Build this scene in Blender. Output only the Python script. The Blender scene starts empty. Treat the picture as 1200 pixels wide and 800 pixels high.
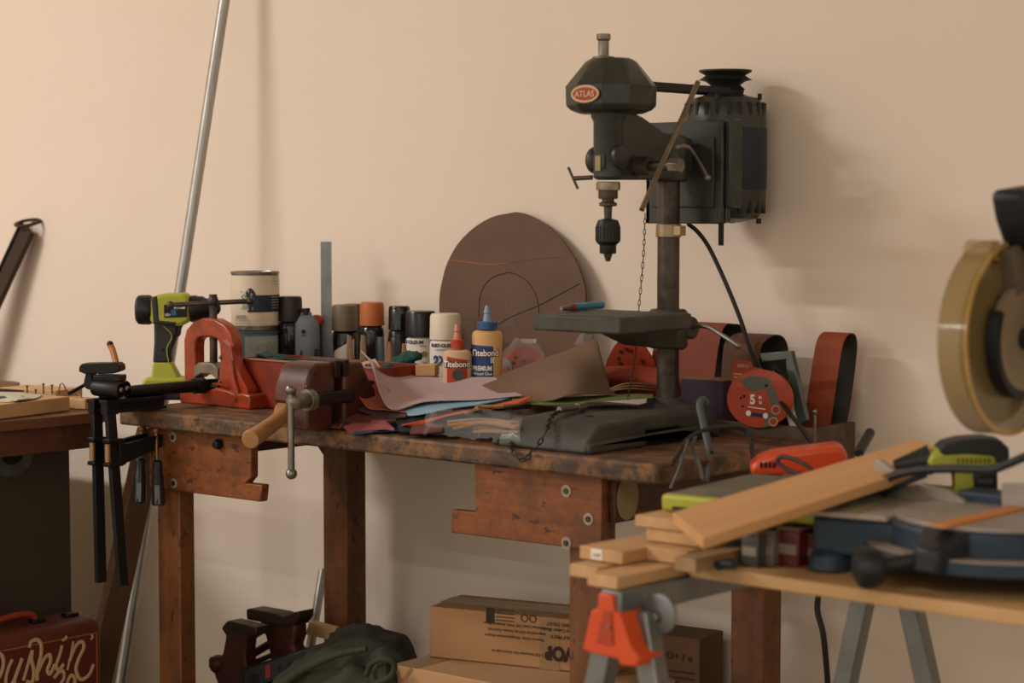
import bpy, bmesh, math, random
from mathutils import Matrix, Vector, noise
random.seed(7)
PI = math.pi
COL = bpy.context.scene.collection
SC = bpy.context.scene

# ------------------------------------------------------------------ camera
F = 2400.0; TH = math.radians(41.4); PT = math.atan(160 / F); C = Vector((3.389, -3.28, 1.27))
ct, st, cp, sp = math.cos(TH), math.sin(TH), math.cos(PT), math.sin(PT)
RV = Vector((ct, st, 0)); FV = Vector((-st * cp, ct * cp, -sp)); UV = Vector((-st * sp, ct * sp, cp))
def ray(px, py): return FV + RV * ((px - 600) / F) - UV * ((py - 400) / F)
def W(px, py, y):
    r = ray(px, py); return C + r * ((y - C.y) / r.y)
def Z(px, py, z):
    r = ray(px, py); return C + r * ((z - C.z) / r.z)
def X(px, py, x):
    r = ray(px, py); return C + r * ((x - C.x) / r.x)
cam = bpy.data.cameras.new('camera'); camo = bpy.data.objects.new('camera', cam); COL.objects.link(camo)
cam.sensor_width = 36; cam.lens = 36 * F / 1200; camo.location = C
camo.matrix_world = Matrix.Translation(C) @ Matrix((RV, UV, -FV)).transposed().to_4x4()
cam.dof.use_dof = True; cam.dof.focus_distance = 4.05; cam.dof.aperture_fstop = 4.2; cam.clip_start = .05
SC.camera = camo

# ------------------------------------------------------------------ materials
def lin(h):
    h = h.lstrip('#'); o = []
    for i in (0, 2, 4):
        c = int(h[i:i + 2], 16) / 255; o.append(c / 12.92 if c <= .04045 else ((c + .055) / 1.055) ** 2.4)
    return (*o, 1)
MC = {}
def mat(key, h, rough=.6, metal=0, var=None, scale=8, amt=.5, bump=0, bscale=60, coat=0, trans=0, alpha=1, stretch=(1, 1, 1), detail=6, lo=.4, hi=.65, ior=1.45):
    """plain colour with a second colour mixed in by noise"""
    if key in MC: return MC[key]
    m = bpy.data.materials.new(key); m.use_nodes = True; nt = m.node_tree; N = nt.nodes; L = nt.links
    p = N['Principled BSDF']; p.inputs['Roughness'].default_value = rough; p.inputs['Metallic'].default_value = metal
    p.inputs['Coat Weight'].default_value = coat; p.inputs['Transmission Weight'].default_value = trans; p.inputs['Alpha'].default_value = alpha
    p.inputs['IOR'].default_value = ior
    p.inputs['Base Color'].default_value = lin(h)
    tc = N.new('ShaderNodeTexCoord'); mp = N.new('ShaderNodeMapping'); mp.inputs['Scale'].default_value = stretch
    L.new(tc.outputs['Object'], mp.inputs['Vector'])
    if var:
        n = N.new('ShaderNodeTexNoise'); n.inputs['Scale'].default_value = scale; n.inputs['Detail'].default_value = detail; n.inputs['Roughness'].default_value = .65
        L.new(mp.outputs[0], n.inputs['Vector'])
        r = N.new('ShaderNodeMapRange'); r.inputs['From Min'].default_value = lo; r.inputs['From Max'].default_value = hi; r.inputs['To Max'].default_value = amt
        L.new(n.outputs['Fac'], r.inputs['Value'])
        mx = N.new('ShaderNodeMix'); mx.data_type = 'RGBA'; mx.inputs['A'].default_value = lin(h); mx.inputs['B'].default_value = lin(var)
        L.new(r.outputs[0], mx.inputs['Factor']); L.new(mx.outputs['Result'], p.inputs['Base Color'])
    if bump:
        n2 = N.new('ShaderNodeTexNoise'); n2.inputs['Scale'].default_value = bscale; n2.inputs['Detail'].default_value = 4
        L.new(mp.outputs[0], n2.inputs['Vector'])
        b = N.new('ShaderNodeBump'); b.inputs['Strength'].default_value = bump; b.inputs['Distance'].default_value = .002
        L.new(n2.outputs['Fac'], b.inputs['Height']); L.new(b.outputs[0], p.inputs['Normal'])
    MC[key] = m; return m
def mp2(N, L, tc, axis):
    m_ = N.new('ShaderNodeMapping'); m_.inputs['Scale'].default_value = {'x': (.5, 1, 1), 'y': (1, .5, 1), 'z': (1, 1, .5)}[axis]; L.new(tc.outputs['Object'], m_.inputs['Vector']); return m_.outputs[0]
def wood(key, h, dark, dirt=None, axis='x', scale=6, rough=.6, grain=.55, dirtamt=.6, dscale=7, rings=30, bump=.25):
    """long grain along an axis, with stains of another colour"""
    if key in MC: return MC[key]
    m = bpy.data.materials.new(key); m.use_nodes = True; nt = m.node_tree; N = nt.nodes; L = nt.links
    p = N['Principled BSDF']; p.inputs['Roughness'].default_value = rough
    tc = N.new('ShaderNodeTexCoord'); mp = N.new('ShaderNodeMapping')
    mp.inputs['Scale'].default_value = {'x': (.08, 1, 1), 'y': (1, .08, 1), 'z': (1, 1, .08)}[axis]
    L.new(tc.outputs['Object'], mp.inputs['Vector'])
    n = N.new('ShaderNodeTexNoise'); n.inputs['Scale'].default_value = rings; n.inputs['Detail'].default_value = 5; n.inputs['Distortion'].default_value = .6
    L.new(mp.outputs[0], n.inputs['Vector'])
    f = N.new('ShaderNodeTexNoise'); f.inputs['Scale'].default_value = rings * 9; f.inputs['Detail'].default_value = 3
    L.new(mp.outputs[0], f.inputs['Vector'])
    mm = N.new('ShaderNodeMath'); mm.operation = 'MULTIPLY_ADD'; mm.inputs[1].default_value = .35; L.new(f.outputs['Fac'], mm.inputs[0]); L.new(n.outputs['Fac'], mm.inputs[2])
    r = N.new('ShaderNodeMapRange'); r.inputs['From Min'].default_value = .5; r.inputs['From Max'].default_value = .85; r.inputs['To Max'].default_value = grain
    L.new(mm.outputs[0], r.inputs['Value'])
    mx = N.new('ShaderNodeMix'); mx.data_type = 'RGBA'; mx.inputs['A'].default_value = lin(h); mx.inputs['B'].default_value = lin(dark)
    L.new(r.outputs[0], mx.inputs['Factor']); out = mx.outputs['Result']
    if dirt:
        d = N.new('ShaderNodeTexNoise'); d.inputs['Scale'].default_value = dscale; d.inputs['Detail'].default_value = 8; d.inputs['Roughness'].default_value = .7
        L.new(tc.outputs['Object'], d.inputs['Vector'])
        r2 = N.new('ShaderNodeMapRange'); r2.inputs['From Min'].default_value = .45; r2.inputs['From Max'].default_value = .62; r2.inputs['To Max'].default_value = dirtamt
        L.new(d.outputs['Fac'], r2.inputs['Value'])
        m2 = N.new('ShaderNodeMix'); m2.data_type = 'RGBA'; L.new(out, m2.inputs['A']); m2.inputs['B'].default_value = lin(dirt)
        L.new(r2.outputs[0], m2.inputs['Factor']); out = m2.outputs['Result']
        sk = N.new('ShaderNodeTexNoise'); sk.inputs['Scale'].default_value = 75; sk.inputs['Detail'].default_value = 2; L.new(mp2(N, L, tc, axis), sk.inputs['Vector'])
        r3 = N.new('ShaderNodeMapRange'); r3.inputs['From Min'].default_value = .63; r3.inputs['From Max'].default_value = .70; r3.inputs['To Max'].default_value = .75; L.new(sk.outputs['Fac'], r3.inputs['Value'])
        m3 = N.new('ShaderNodeMix'); m3.data_type = 'RGBA'; L.new(out, m3.inputs['A']); m3.inputs['B'].default_value = lin('#1b120c'); L.new(r3.outputs[0], m3.inputs['Factor']); out = m3.outputs['Result']
    L.new(out, p.inputs['Base Color'])
    b = N.new('ShaderNodeBump'); b.inputs['Strength'].default_value = bump; b.inputs['Distance'].default_value = .002
    L.new(mm.outputs[0], b.inputs['Height']); L.new(b.outputs[0], p.inputs['Normal'])
    MC[key] = m; return m

# ------------------------------------------------------------------ things and parts
class Thing:
    def __init__(s, name, label, cat, loc=(0, 0, 0), rotz=0, group=None):
        o = bpy.data.objects.new(name, None); COL.objects.link(o); o.empty_display_size = .05
        o.location = loc; o.rotation_euler = (0, 0, rotz); s.o = o
        o['label'] = label; o['category'] = cat
        if group: o['group'] = group
        s.M = Matrix.Translation(Vector(loc)) @ Matrix.Rotation(rotz, 4, 'Z')
    def b(s): return B(Matrix.Identity(4))
    def w(s): return B(s.M.inverted())
def catmull(pts, n=8):
    pts = [Vector(p) for p in pts]
    if len(pts) < 3: return pts
    P = [pts[0] * 2 - pts[1]] + pts + [pts[-1] * 2 - pts[-2]]; out = []
    for i in range(1, len(P) - 2):
        for k in range(n):
            t = k / n; a, b_, c, d = P[i - 1], P[i], P[i + 1], P[i + 2]
            out.append(.5 * ((2 * b_) + (c - a) * t + (2 * a - 5 * b_ + 4 * c - d) * t * t + (3 * b_ - a - 3 * c + d) * t ** 3))
    out.append(pts[-1]); return out
class B:
    def __init__(s, T=None): s.bm = bmesh.new(); s.T = T or Matrix.Identity(4)
    def v(s, p): return s.bm.verts.new(s.T @ Vector(p))
    def face(s, vs):
        try: return s.bm.faces.new(vs)
        except ValueError: return None
    def hexa(s, P):     # 8 points: bottom 4 then top 4
        V = [s.v(p) for p in P]
        for f in ((3, 2, 1, 0), (4, 5, 6, 7), (0, 1, 5, 4), (1, 2, 6, 5), (2, 3, 7, 6), (3, 0, 4, 7)): s.face([V[i] for i in f])
        return s
    def box(s, c, size, rot=(0, 0, 0), top=(1, 1)):
        from mathutils import Euler
        R = Euler(rot).to_matrix(); c = Vector(c); x, y, z = [k / 2 for k in size]; tx, ty = top
        P = [(-x, -y, -z), (x, -y, -z), (x, y, -z), (-x, y, -z), (-x * tx, -y * ty, z), (x * tx, -y * ty, z), (x * tx, y * ty, z), (-x * tx, y * ty, z)]
        return s.hexa([c + R @ Vector(p) for p in P])
    def bb(s, x0, x1, y0, y1, z0, z1): return s.box(((x0 + x1) / 2, (y0 + y1) / 2, (z0 + z1) / 2), (x1 - x0, y1 - y0, z1 - z0))
    def prism(s, pts, o, u, v, w):     # polygon (a,b) in o+a*u+b*v, extruded along vector w
        o, u, v, w = Vector(o), Vector(u), Vector(v), Vector(w)
        A = [s.v(o + u * a + v * b) for a, b in pts]; D = [s.v(o + u * a + v * b + w) for a, b in pts]; n = len(pts)
        s.face(A[::-1]); s.face(D)
        for i in range(n): s.face([A[i], A[(i + 1) % n], D[(i + 1) % n], D[i]])
        return s
    def ring(s, pts, holes_pts, o, u, v, w):     # outline with a matching inner outline of the same count
        o, u, v, w = Vector(o), Vector(u), Vector(v), Vector(w); n = len(pts)
        q = lambda p, k: s.v(o + u * p[0] + v * p[1] + w * k)
        A = [q(p, 0) for p in pts]; Bq = [q(p, 0) for p in holes_pts]; D = [q(p, 1) for p in pts]; E = [q(p, 1) for p in holes_pts]
        for i in range(n):
            j = (i + 1) % n
            s.face([A[j], A[i], Bq[i], Bq[j]]); s.face([D[i], D[j], E[j], E[i]]); s.face([A[i], A[j], D[j], D[i]]); s.face([Bq[j], Bq[i], E[i], E[j]])
        return s
    def lathe(s, prof, o=(0, 0, 0), axis=(0, 0, 1), n=28, phase=0):
        o = Vector(o); a = Vector(axis).normalized(); u = a.orthogonal().normalized()
        if abs(a.z) > .99: u = Vector((1, 0, 0))
        w = a.cross(u); R = []
        for r, h in prof:
            if r < 1e-6: R.append([s.v(o + a * h)])
            else: R.append([s.v(o + a * h + (u * math.cos(phase + 2 * PI * i / n) + w * math.sin(phase + 2 * PI * i / n)) * r) for i in range(n)])
        for A, D in zip(R, R[1:]):
            for i in range(n):
                j = (i + 1) % n
                if len(A) == 1 and len(D) == 1: continue
                if len(A) == 1: s.face([A[0], D[j], D[i]])
                elif len(D) == 1: s.face([A[i], A[j], D[0]])
                else: s.face([A[i], A[j], D[j], D[i]])
        if len(R[0]) > 1: s.face(R[0][::-1])
        if len(R[-1]) > 1: s.face(R[-1])
        return s
    def cyl(s, a, b, r, r2=None, n=20):
        a, b = Vector(a), Vector(b); d = b - a
        return s.lathe([(r, 0), (r if r2 is None else r2, d.length)], a, d, n)
    def ball(s, c, r, sc=(1, 1, 1), n=16):
        M_ = Matrix.Translation(Vector(c)) @ Matrix.Diagonal((*sc, 1))
        bmesh.ops.create_uvsphere(s.bm, u_segments=n, v_segments=n // 2 + 2, radius=r, matrix=s.T @ M_); return s
    def tube(s, pts, r, n=8, sm=8, closed=False, flat=None):
        P = catmull(pts, sm) if sm else [Vector(p) for p in pts]; m = len(P); prev = None; R = []
        for i, p in enumerate(P):
            t = (P[min(i + 1, m - 1)] - P[max(i - 1, 0)]).normalized()
            if prev is None: u = t.orthogonal().normalized()
            else:
                u = prev - t * prev.dot(t)
                u = u.normalized() if u.length > 1e-6 else t.orthogonal().normalized()
            prev = u; w = t.cross(u)
            rr = r if not isinstance(r, (list, tuple)) else r[0] + (r[1] - r[0]) * i / (m - 1)
            R.append([s.v(p + u * math.cos(2 * PI * k / n) * rr + w * math.sin(2 * PI * k / n) * rr) for k in range(n)])
        for A, D in zip(R, R[1:]):
            for k in range(n): s.face([A[k], A[(k + 1) % n], D[(k + 1) % n], D[k]])
        s.face(R[0][::-1]); s.face(R[-1]); return s
    def torus(s, c, R_, r, axis=(0, 0, 1), n=24, k=8, a0=0, a1=2 * PI, sx=1):
        c = Vector(c); a = Vector(axis).normalized(); u = a.orthogonal().normalized(); w = a.cross(u)
        full = abs(a1 - a0 - 2 * PI) < 1e-6; cnt = n if full else n + 1; rings = []
        for i in range(cnt):
            t = a0 + (a1 - a0) * i / n; d = u * math.cos(t) * sx + w * math.sin(t)
            rings.append([s.v(c + d * (R_ + r * math.cos(2 * PI * q / k)) + a * r * math.sin(2 * PI * q / k)) for q in range(k)])
        for i in range(n):
            A = rings[i]; D = rings[(i + 1) % cnt]
            for q in range(k): s.face([A[q], A[(q + 1) % k], D[(q + 1) % k], D[q]])
        if not full: s.face(rings[0][::-1]); s.face(rings[-1])
        return s
    def patch(s, net, thick=.0012, nu=20, nv=20, wr=0, wf=20):     # smooth sheet passing through every point of a net
        net = [[Vector(p) for p in r] for r in net]
        def interp(Q, f):
            m = len(Q) - 1; x = f * m; i = min(int(x), m - 1); t = x - i
            if m == 1: return Q[0].lerp(Q[1], f)
            a = Q[i - 1] if i > 0 else Q[0] * 2 - Q[1]; d = Q[i + 2] if i + 2 <= m else Q[m] * 2 - Q[m - 1]; b_, c = Q[i], Q[i + 1]
            return .5 * ((2 * b_) + (c - a) * t + (2 * a - 5 * b_ + 4 * c - d) * t * t + (3 * b_ - a - 3 * c + d) * t ** 3)
        G = []
        for i in range(nu + 1):
            row = []; Q = [interp([net[r][k] for r in range(len(net))], i / nu) for k in range(len(net[0]))]
            for j in range(nv + 1):
                p = interp(Q, j / nv)
                if wr: p = p + Vector((0, 0, 1)) * wr * noise.noise(p * wf) + Vector((0, -1, 0)) * wr * noise.noise(p * wf + Vector((5, 5, 5)))
                row.append(p)
            G.append(row)
        N_ = [[None] * (nv + 1) for _ in range(nu + 1)]
        for i in range(nu + 1):
            for j in range(nv + 1):
                du = G[min(i + 1, nu)][j] - G[max(i - 1, 0)][j]; dv = G[i][min(j + 1, nv)] - G[i][max(j - 1, 0)]
                n = du.cross(dv); N_[i][j] = n.normalized() if n.length > 1e-12 else Vector((0, 0, 1))
        A = [[s.v(G[i][j] + N_[i][j] * thick / 2) for j in range(nv + 1)] for i in range(nu + 1)]
        D = [[s.v(G[i][j] - N_[i][j] * thick / 2) for j in range(nv + 1)] for i in range(nu + 1)]
        for i in range(nu):
            for j in range(nv):
                s.face([A[i][j], A[i + 1][j], A[i + 1][j + 1], A[i][j + 1]]); s.face([D[i][j + 1], D[i + 1][j + 1], D[i + 1][j], D[i][j]])
        for i in range(nu): s.face([A[i][0], D[i][0], D[i + 1][0], A[i + 1][0]]); s.face([A[i + 1][nv], D[i + 1][nv], D[i][nv], A[i][nv]])
        for j in range(nv): s.face([A[0][j + 1], D[0][j + 1], D[0][j], A[0][j]]); s.face([A[nu][j], D[nu][j], D[nu][j + 1], A[nu][j + 1]])
        return s
    def build(s, name, m, parent=None, bev=0, ang=35, label=None, seg=2, sub=0, tag=None):
        bmesh.ops.recalc_face_normals(s.bm, faces=s.bm.faces)
        me = bpy.data.meshes.new(name); s.bm.to_mesh(me); s.bm.free()
        me.polygons.foreach_set('use_smooth', [True] * len(me.polygons))
        me.set_sharp_from_angle(angle=math.radians(ang)); me.materials.append(m)
        o = bpy.data.objects.new(name, me); COL.objects.link(o)
        if parent is not None: o.parent = parent.o if isinstance(parent, Thing) else parent
        if bev:
            q = o.modifiers.new('bevel', 'BEVEL'); q.width = bev; q.segments = seg; q.limit_method = 'ANGLE'; q.angle_limit = math.radians(40); q.harden_normals = False
        if sub: q = o.modifiers.new('sub', 'SUBSURF'); q.levels = sub; q.render_levels = sub
        if label: o['label'] = label
        if tag: o['label'], o['category'] = tag[0], tag[1]; 
        if tag and len(tag) > 2: o['group'] = tag[2]
        return o
def one(b, name, m, label, cat, group=None, **k):
    return b.build(name, m, None, tag=(label, cat) + ((group,) if group else ()), **k)
def struct(b, name, m, **k):
    o = b.build(name, m, **k); o['kind'] = 'structure'; return o
def text(txt, size, o, u, v, m, parent, T, name='lettering', bend=None, italic=0, off=.0004, align='CENTER', bold=0, ext=.0002, sx=1):
    """letters as a mesh: baseline centre o, reading direction u, up v (thing or world coordinates given by T); bend = cylinder radius"""
    cu = bpy.data.curves.new('t', 'FONT'); cu.body = txt; cu.size = size; cu.align_x = align; cu.shear = italic; cu.offset = bold; cu.extrude = ext
    cu.space_line = .95
    to = bpy.data.objects.new('t', cu); COL.objects.link(to)
    me = bpy.data.meshes.new_from_object(to.evaluated_get(bpy.context.evaluated_depsgraph_get()))
    bpy.data.objects.remove(to); o, u, v = Vector(o), Vector(u).normalized(), Vector(v).normalized(); w = u.cross(v)
    bm = bmesh.new(); bm.from_mesh(me); bmesh.ops.triangulate(bm, faces=bm.faces)
    for q in bm.verts:
        x, y, z = q.co; x *= sx
        if bend: a = x / bend; p = o + u * math.sin(a) * (bend + off + z) + w * ((math.cos(a)) * (bend + off + z) - bend) + v * y
        else: p = o + u * x + v * y + w * (z + off)
        q.co = T @ p
    bm.to_mesh(me); bm.free(); me.materials.clear(); me.materials.append(m)
    ob = bpy.data.objects.new(name, me); COL.objects.link(ob); ob.parent = parent.o if isinstance(parent, Thing) else parent
    return ob
def band(b, r, z0, z1, a0, a1, o=(0, 0, 0), n=16, t=.0004, shape=None):
    """a paper label wrapped round a can: part of a cylinder wall"""
    o = Vector(o); A = []; 
    for i in range(n + 1):
        f = i / n; a = a0 + (a1 - a0) * f; lo, hi = (z0, z1) if shape is None else shape(f)
        d = Vector((math.cos(a), math.sin(a), 0))
        A.append([b.v(o + d * (r) + Vector((0, 0, lo))), b.v(o + d * (r + t) + Vector((0, 0, lo))), b.v(o + d * (r + t) + Vector((0, 0, hi))), b.v(o + d * r + Vector((0, 0, hi)))])
    for P, Q in zip(A, A[1:]):
        for k in range(4): b.face([P[k], P[(k + 1) % 4], Q[(k + 1) % 4], Q[k]])
    b.face(A[0][::-1]); b.face(A[-1]); return b

# ------------------------------------------------------------------ shared materials
wallm = mat('painted_wall', '#e2d3c1', .75, var='#ddccb8', scale=1.2, amt=.6, bump=.12, bscale=220)
floorm = mat('concrete_floor', '#9c8e78', .7, var='#887c68', scale=3)
bench_top = wood('bench_top_wood', '#5e4632', '#241910', '#9a6834', 'x', rings=30, rough=.6, grain=.95, dirtamt=.65, dscale=20)
bench_dark = wood('bench_leg_wood', '#774419', '#4d2b0e', '#2b190c', 'z', rings=24, rough=.5, grain=.7, dirtamt=.5, dscale=11)
plank_w = wood('bench_plank_wood', '#8a4c19', '#5c320f', '#2f1b0c', 'x', rings=30, rough=.5, grain=.75, dirtamt=.55, dscale=14)
rail_w = wood('bench_rail_wood', '#5a3018', '#341a0c', '#1e0f08', 'y', rings=24, rough=.6)
tray_w = wood('tray_wood', '#5d4632', '#382718', '#281b11', 'x', rings=24)
steel = mat('steel', '#8e8a82', .35, 1, var='#5a5048', scale=20, amt=.5)
dsteel = mat('dull_steel', '#8f8b83', .5, .9, var='#5c4a3a', scale=25, amt=.7)
blackm = mat('black_metal', '#141414', .45, .4, var='#23211f', scale=14, amt=.6)
blackp = mat('black_plastic', '#17171a', .42)
greyp = mat('dark_grey_rubber', '#2a2b2b', .6, var='#1e1f20', scale=12)
lime = mat('lime_plastic', '#a9ab35', .45, var='#8f9129', scale=20, amt=.4)
press = mat('press_green', '#3a3d35', .40, .15, var='#232520', scale=14, amt=.7, bump=.3, bscale=40)
castg = mat('cast_grey_green', '#49493f', .62, .2, var='#2f2f29', scale=12, amt=.8, bump=.4, bscale=70)
rust = mat('rusty_steel', '#544a40', .45, .6, var='#2a2521', scale=22, amt=.9)
orange = mat('orange_enamel', '#9c3812', .36, 0, var='#521e0d', scale=22, amt=.75, lo=.46, hi=.68, bump=.3, bscale=35, coat=.2)
white_p = mat('white_paper', '#e4dccf', .55)
cream = mat('cream_plastic', '#e2d2b8', .4)
navy = mat('navy_ink', '#1f2a38', .6)
inkm = mat('black_ink', '#1c1a19', .7)
whiteink = mat('white_ink', '#ece4d6', .6)
pine = wood('pine_wood', '#cba472', '#ad824f', None, 'x', rings=22, grain=.6, bump=.1)
pine_y = wood('pine_wood_deep', '#c79f70', '#a97d4c', None, 'y', rings=22, grain=.6, bump=.1)
ply = wood('plywood_top', '#c8a06c', '#a57a45', None, 'x', rings=9, grain=.6, bump=.1)
plyedge = wood('plywood_edge', '#b3824f', '#7f5530', None, 'x', rings=60, grain=.8, bump=.1)
cordm = mat('black_cord', '#1a1918', .5)
card = mat('cardboard', '#a87f55', .8, var='#8e6842', scale=5, amt=.4)
clearp = mat('clear_plastic', '#d5dadb', .12, 0, trans=.0, alpha=.07, coat=.1)

# ------------------------------------------------------------------ room
b = B(); n = 120; xs = [-4.5 + 12 * i / n for i in range(n + 1)]

b.bb(-4.5, 7.5, 0, .12, 0, 3.6); struct(b, 'wall_back', wallm)
b = B(); b.bb(-4.5, 7.5, -9.5, .12, -.1, 0); struct(b, 'floor', floorm)
b = B(); b.bb(-4.62, -4.5, -9.5, .12, 0, 3.6); struct(b, 'wall_left', wallm)
b = B(); b.bb(-4.62, 7.62, -9.5, .12, 3.6, 3.7); struct(b, 'ceiling', wallm)

# ------------------------------------------------------------------ workbench
BX0, BX1, BY0, BY1, BYB, BZ = -.016, 1.384, -.65, -.195, -.05, .85
wb = Thing('workbench', 'old dark-stained wooden workbench with worn top and square legs, standing against the wall', 'workbench', (.68, -.35, 0))
b = wb.w()
pts = [(BX0, BY0), (BX1 - .03, BY0), (BX1 - .006, BY0 + .008), (BX1, BY0 + .035), (BX1, BY1), (BX0, BY1)]
b.prism(pts, (0, 0, BZ - .034), (1, 0, 0), (0, 1, 0), (0, 0, .034)); b.build('benchtop', bench_top, wb, bev=.005)
b = wb.w()
b.bb(BX0, BX1, BY1, BY1 + .012, BZ - .03, BZ + .022); b.bb(BX0, BX1, BYB - .012, BYB, BZ - .05, BZ + .022)
b.bb(BX1 - .012, BX1, BY1 + .012, BYB - .012, BZ - .05, BZ + .022); b.bb(BX0, BX0 + .012, BY1 + .012, BYB - .012, BZ - .05, BZ + .022)
b.bb(BX0 + .012, BX1 - .012, BY1 + .012, BYB - .012, BZ - .05, BZ - .036); b.build('tool_tray', tray_w, wb, bev=.002)
for x0, x1, y0, y1 in ((.044, .115, -.600, -.560), (1.157, 1.228, -.600, -.560), (.066, .142, -.15, -.09), (1.178, 1.252, -.15, -.09)):
    b = wb.w(); b.bb(x0, x1, y0, y1, 0, BZ - .034); b.build('leg', bench_dark, wb, bev=.003)
washer = mat('zinc_washer', '#a39a88', .55, .5, var='#7d7464', scale=60)
def plank(pl, bolts, knob=None):
    b = wb.w(); P = [W(x, y, -.621) for x, y in pl]
    b.prism([(p.x, p.z) for p in P], (0, -.621, 0), (1, 0, 0), (0, 0, 1), (0, .02, 0)); o = b.build('support_plank', plank_w, wb, bev=.0025)
    for x, y in bolts:
        q = W(x, y, -.621); b = wb.w(); b.lathe([(.0105, 0), (.0105, .0016), (.004, .0018), (0, .0018)], q, (0, -1, 0), 20); bl = b.build('bolt', washer, o); b = wb.w(); b.lathe([(.0056, .0018), (.0052, .0045), (0, .0045)], q, (0, -1, 0), 6); b.build('nut', rust, bl)
    if knob:
        q = W(*knob, -.621); b = wb.w(); b.lathe([(.009, 0), (.011, .006), (.008, .014), (0, .016)], q, (0, -1, 0), 12); b.build('knob', blackm, o)
plank([(175, 494), (294, 507), (294, 559), (288, 566), (307, 568), (305, 588), (175, 571)], [(203, 512), (184, 536), (204, 566)], (258, 520))
plank([(556, 538), (705, 555), (705, 646), (693, 645), (528, 624), (529, 597), (556, 600)], [(664, 575), (690, 608), (664, 636)])
for x in (.02, 1.235):
    b = wb.w(); b.bb(x, x + .024, -.60, -.16, .735, BZ - .034); b.build('end_rail', rail_w, wb, bev=.002)
b = wb.w(); b.bb(.1, 1.2, -.175, -.152, .745, BZ - .034); b.build('back_rail', rail_w, wb, bev=.002)
b = wb.w(); b.prism([(.0, 0), (-.085, 0), (0, -.085)], (.066, -.15, .80), (1, 0, 0), (0, 0, 1), (0, .02, 0)); b.build('corner_brace', rail_w, wb)
b = wb.w(); q = W(726, 578, -.62); b.ball((1.261, -.57, .775), .03, (.12, 1.0, 1.25)); b.build('putty_patch', mat('tan_putty', '#94825c', .7, var='#7a6a4a', scale=10), wb)

# ------------------------------------------------------------------ drill press
PX_, PYc, PYs = 1.112, -.262, -.44
dp = Thing('drill_press', 'old dark green bench drill press on the workbench, motor and pulley behind its column', 'drill press', (PX_, PYc, BZ))
def zz(py, y, x=PX_):     # height of an image row at a place over the bench
    return C.z - (py - 240) / F * ((Vector((x, y, 0)) - C).dot(Vector((-st, ct, 0))))
# base casting: tapered box with an arch on each side
b = dp.w(); x0, x1, y0, y1, zb, zt = 1.0, 1.225, -.625, -.25, BZ, BZ + .052
prof = [(y0, 0), (-.475, 0), (-.455, .026), (-.36, .026), (-.335, 0), (y1, 0), (y1 + .005, .04), (y1 - .05, .05), (-.45, .052), (-.585, .045), (y0 + .008, .022)]
b.prism(prof, (x0 + .012, 0, BZ), (0, 1, 0), (0, 0, 1), (x1 - x0 - .024, 0, 0))
b.bb(x0 - .002, x0 + .014, y0, y1, BZ, BZ + .012); b.prism([(y0, 0), (-.475, 0), (-.455, .014), (-.36, .014), (-.335, 0), (y1, 0), (y1, .026), (y0, .02)], (x1 - .014, 0, BZ), (0, 1, 0), (0, 0, 1), (.012, 0, 0))
b.build('base', castg, dp, bev=.008, seg=3)
b = dp.w(); b.lathe([(.066, 0), (.066, .035), (.055, .05), (.036, .056), (.031, .06), (.031, .066), (0, .066)], (PX_, PYc, BZ), n=32); b.build('column_foot', castg, dp, bev=.002)
b = dp.w(); b.lathe([(.012, 0), (.012, .003), (.006, .004), (0, .002)], (1.09, -.43, zt - .003)); b.build('table_bolt_hole', blackm, dp); b = dp.w(); b.lathe([(.009, 0), (.009, .003), (.005, .004), (0, .002)], (1.12, -.5, zt - .004)); b.build('table_bolt_hole', blackm, dp)
b = dp.w(); b.cyl((PX_, PYc, BZ + .06), (PX_, PYc, 1.40), .0205, n=32); b.build('column', rust, dp)
zc = zz(270, PYc); b = dp.w(); b.lathe([(.0235, -.012), (.0235, .012)], (PX_, PYc, zc), n=32); b.box((PX_ + .028, PYc - .004, zc), (.016, .018, .018)); b.build('column_clamp', mat('bare_brass_steel', '#a38f70', .4, .8, var='#6f5c45', scale=30), dp, bev=.001)
# table
zt = zz(370, -.55) + .001; tx0, tx1, ty0, ty1 = W(624, 370, -.55).x, W(727, 372, -.55).x, -.55, -.345
b = dp.w(); b.bb(tx0, tx1, ty0, ty1, zt - .029, zt); b.build('work_table', castg, dp, bev=.004)
b = dp.w(); b.hexa([(PX_ - .03, -.36, zt - .062), (PX_ + .03, -.36, zt - .062), (PX_ + .03, -.25, zt - .075), (PX_ - .03, -.25, zt - .075), (PX_ - .07, -.42, zt - .027), (PX_ + .07, -.42, zt - .027), (PX_ + .035, -.25, zt - .002), (PX_ - .035, -.25, zt - .002)])
b.lathe([(.034, -.072), (.036, -.068), (.036, -.006), (.032, 0)], (PX_, PYc, zt), n=32); b.build('table_bracket', castg, dp, bev=.003)
q = W(808, 384, -.235); b = dp.w(); b.cyl((q.x - .03, -.235, q.z), (q.x + .008, -.235, q.z), .021, n=20); b.build('clamp_lug', castg, dp, bev=.003)
b = dp.w(); a = W(806, 385, -.235); b.tube([a, W(818, 382, -.24), W(832, 384, -.25), W(850, 395, -.262), W(864, 404, -.272)], .0042); b.ball(W(865, 405, -.273), .0062); b.build('clamp_handle', dsteel, dp)
for dx, dy in ((.03, .0), (-.01, .03)):
    pass
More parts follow.
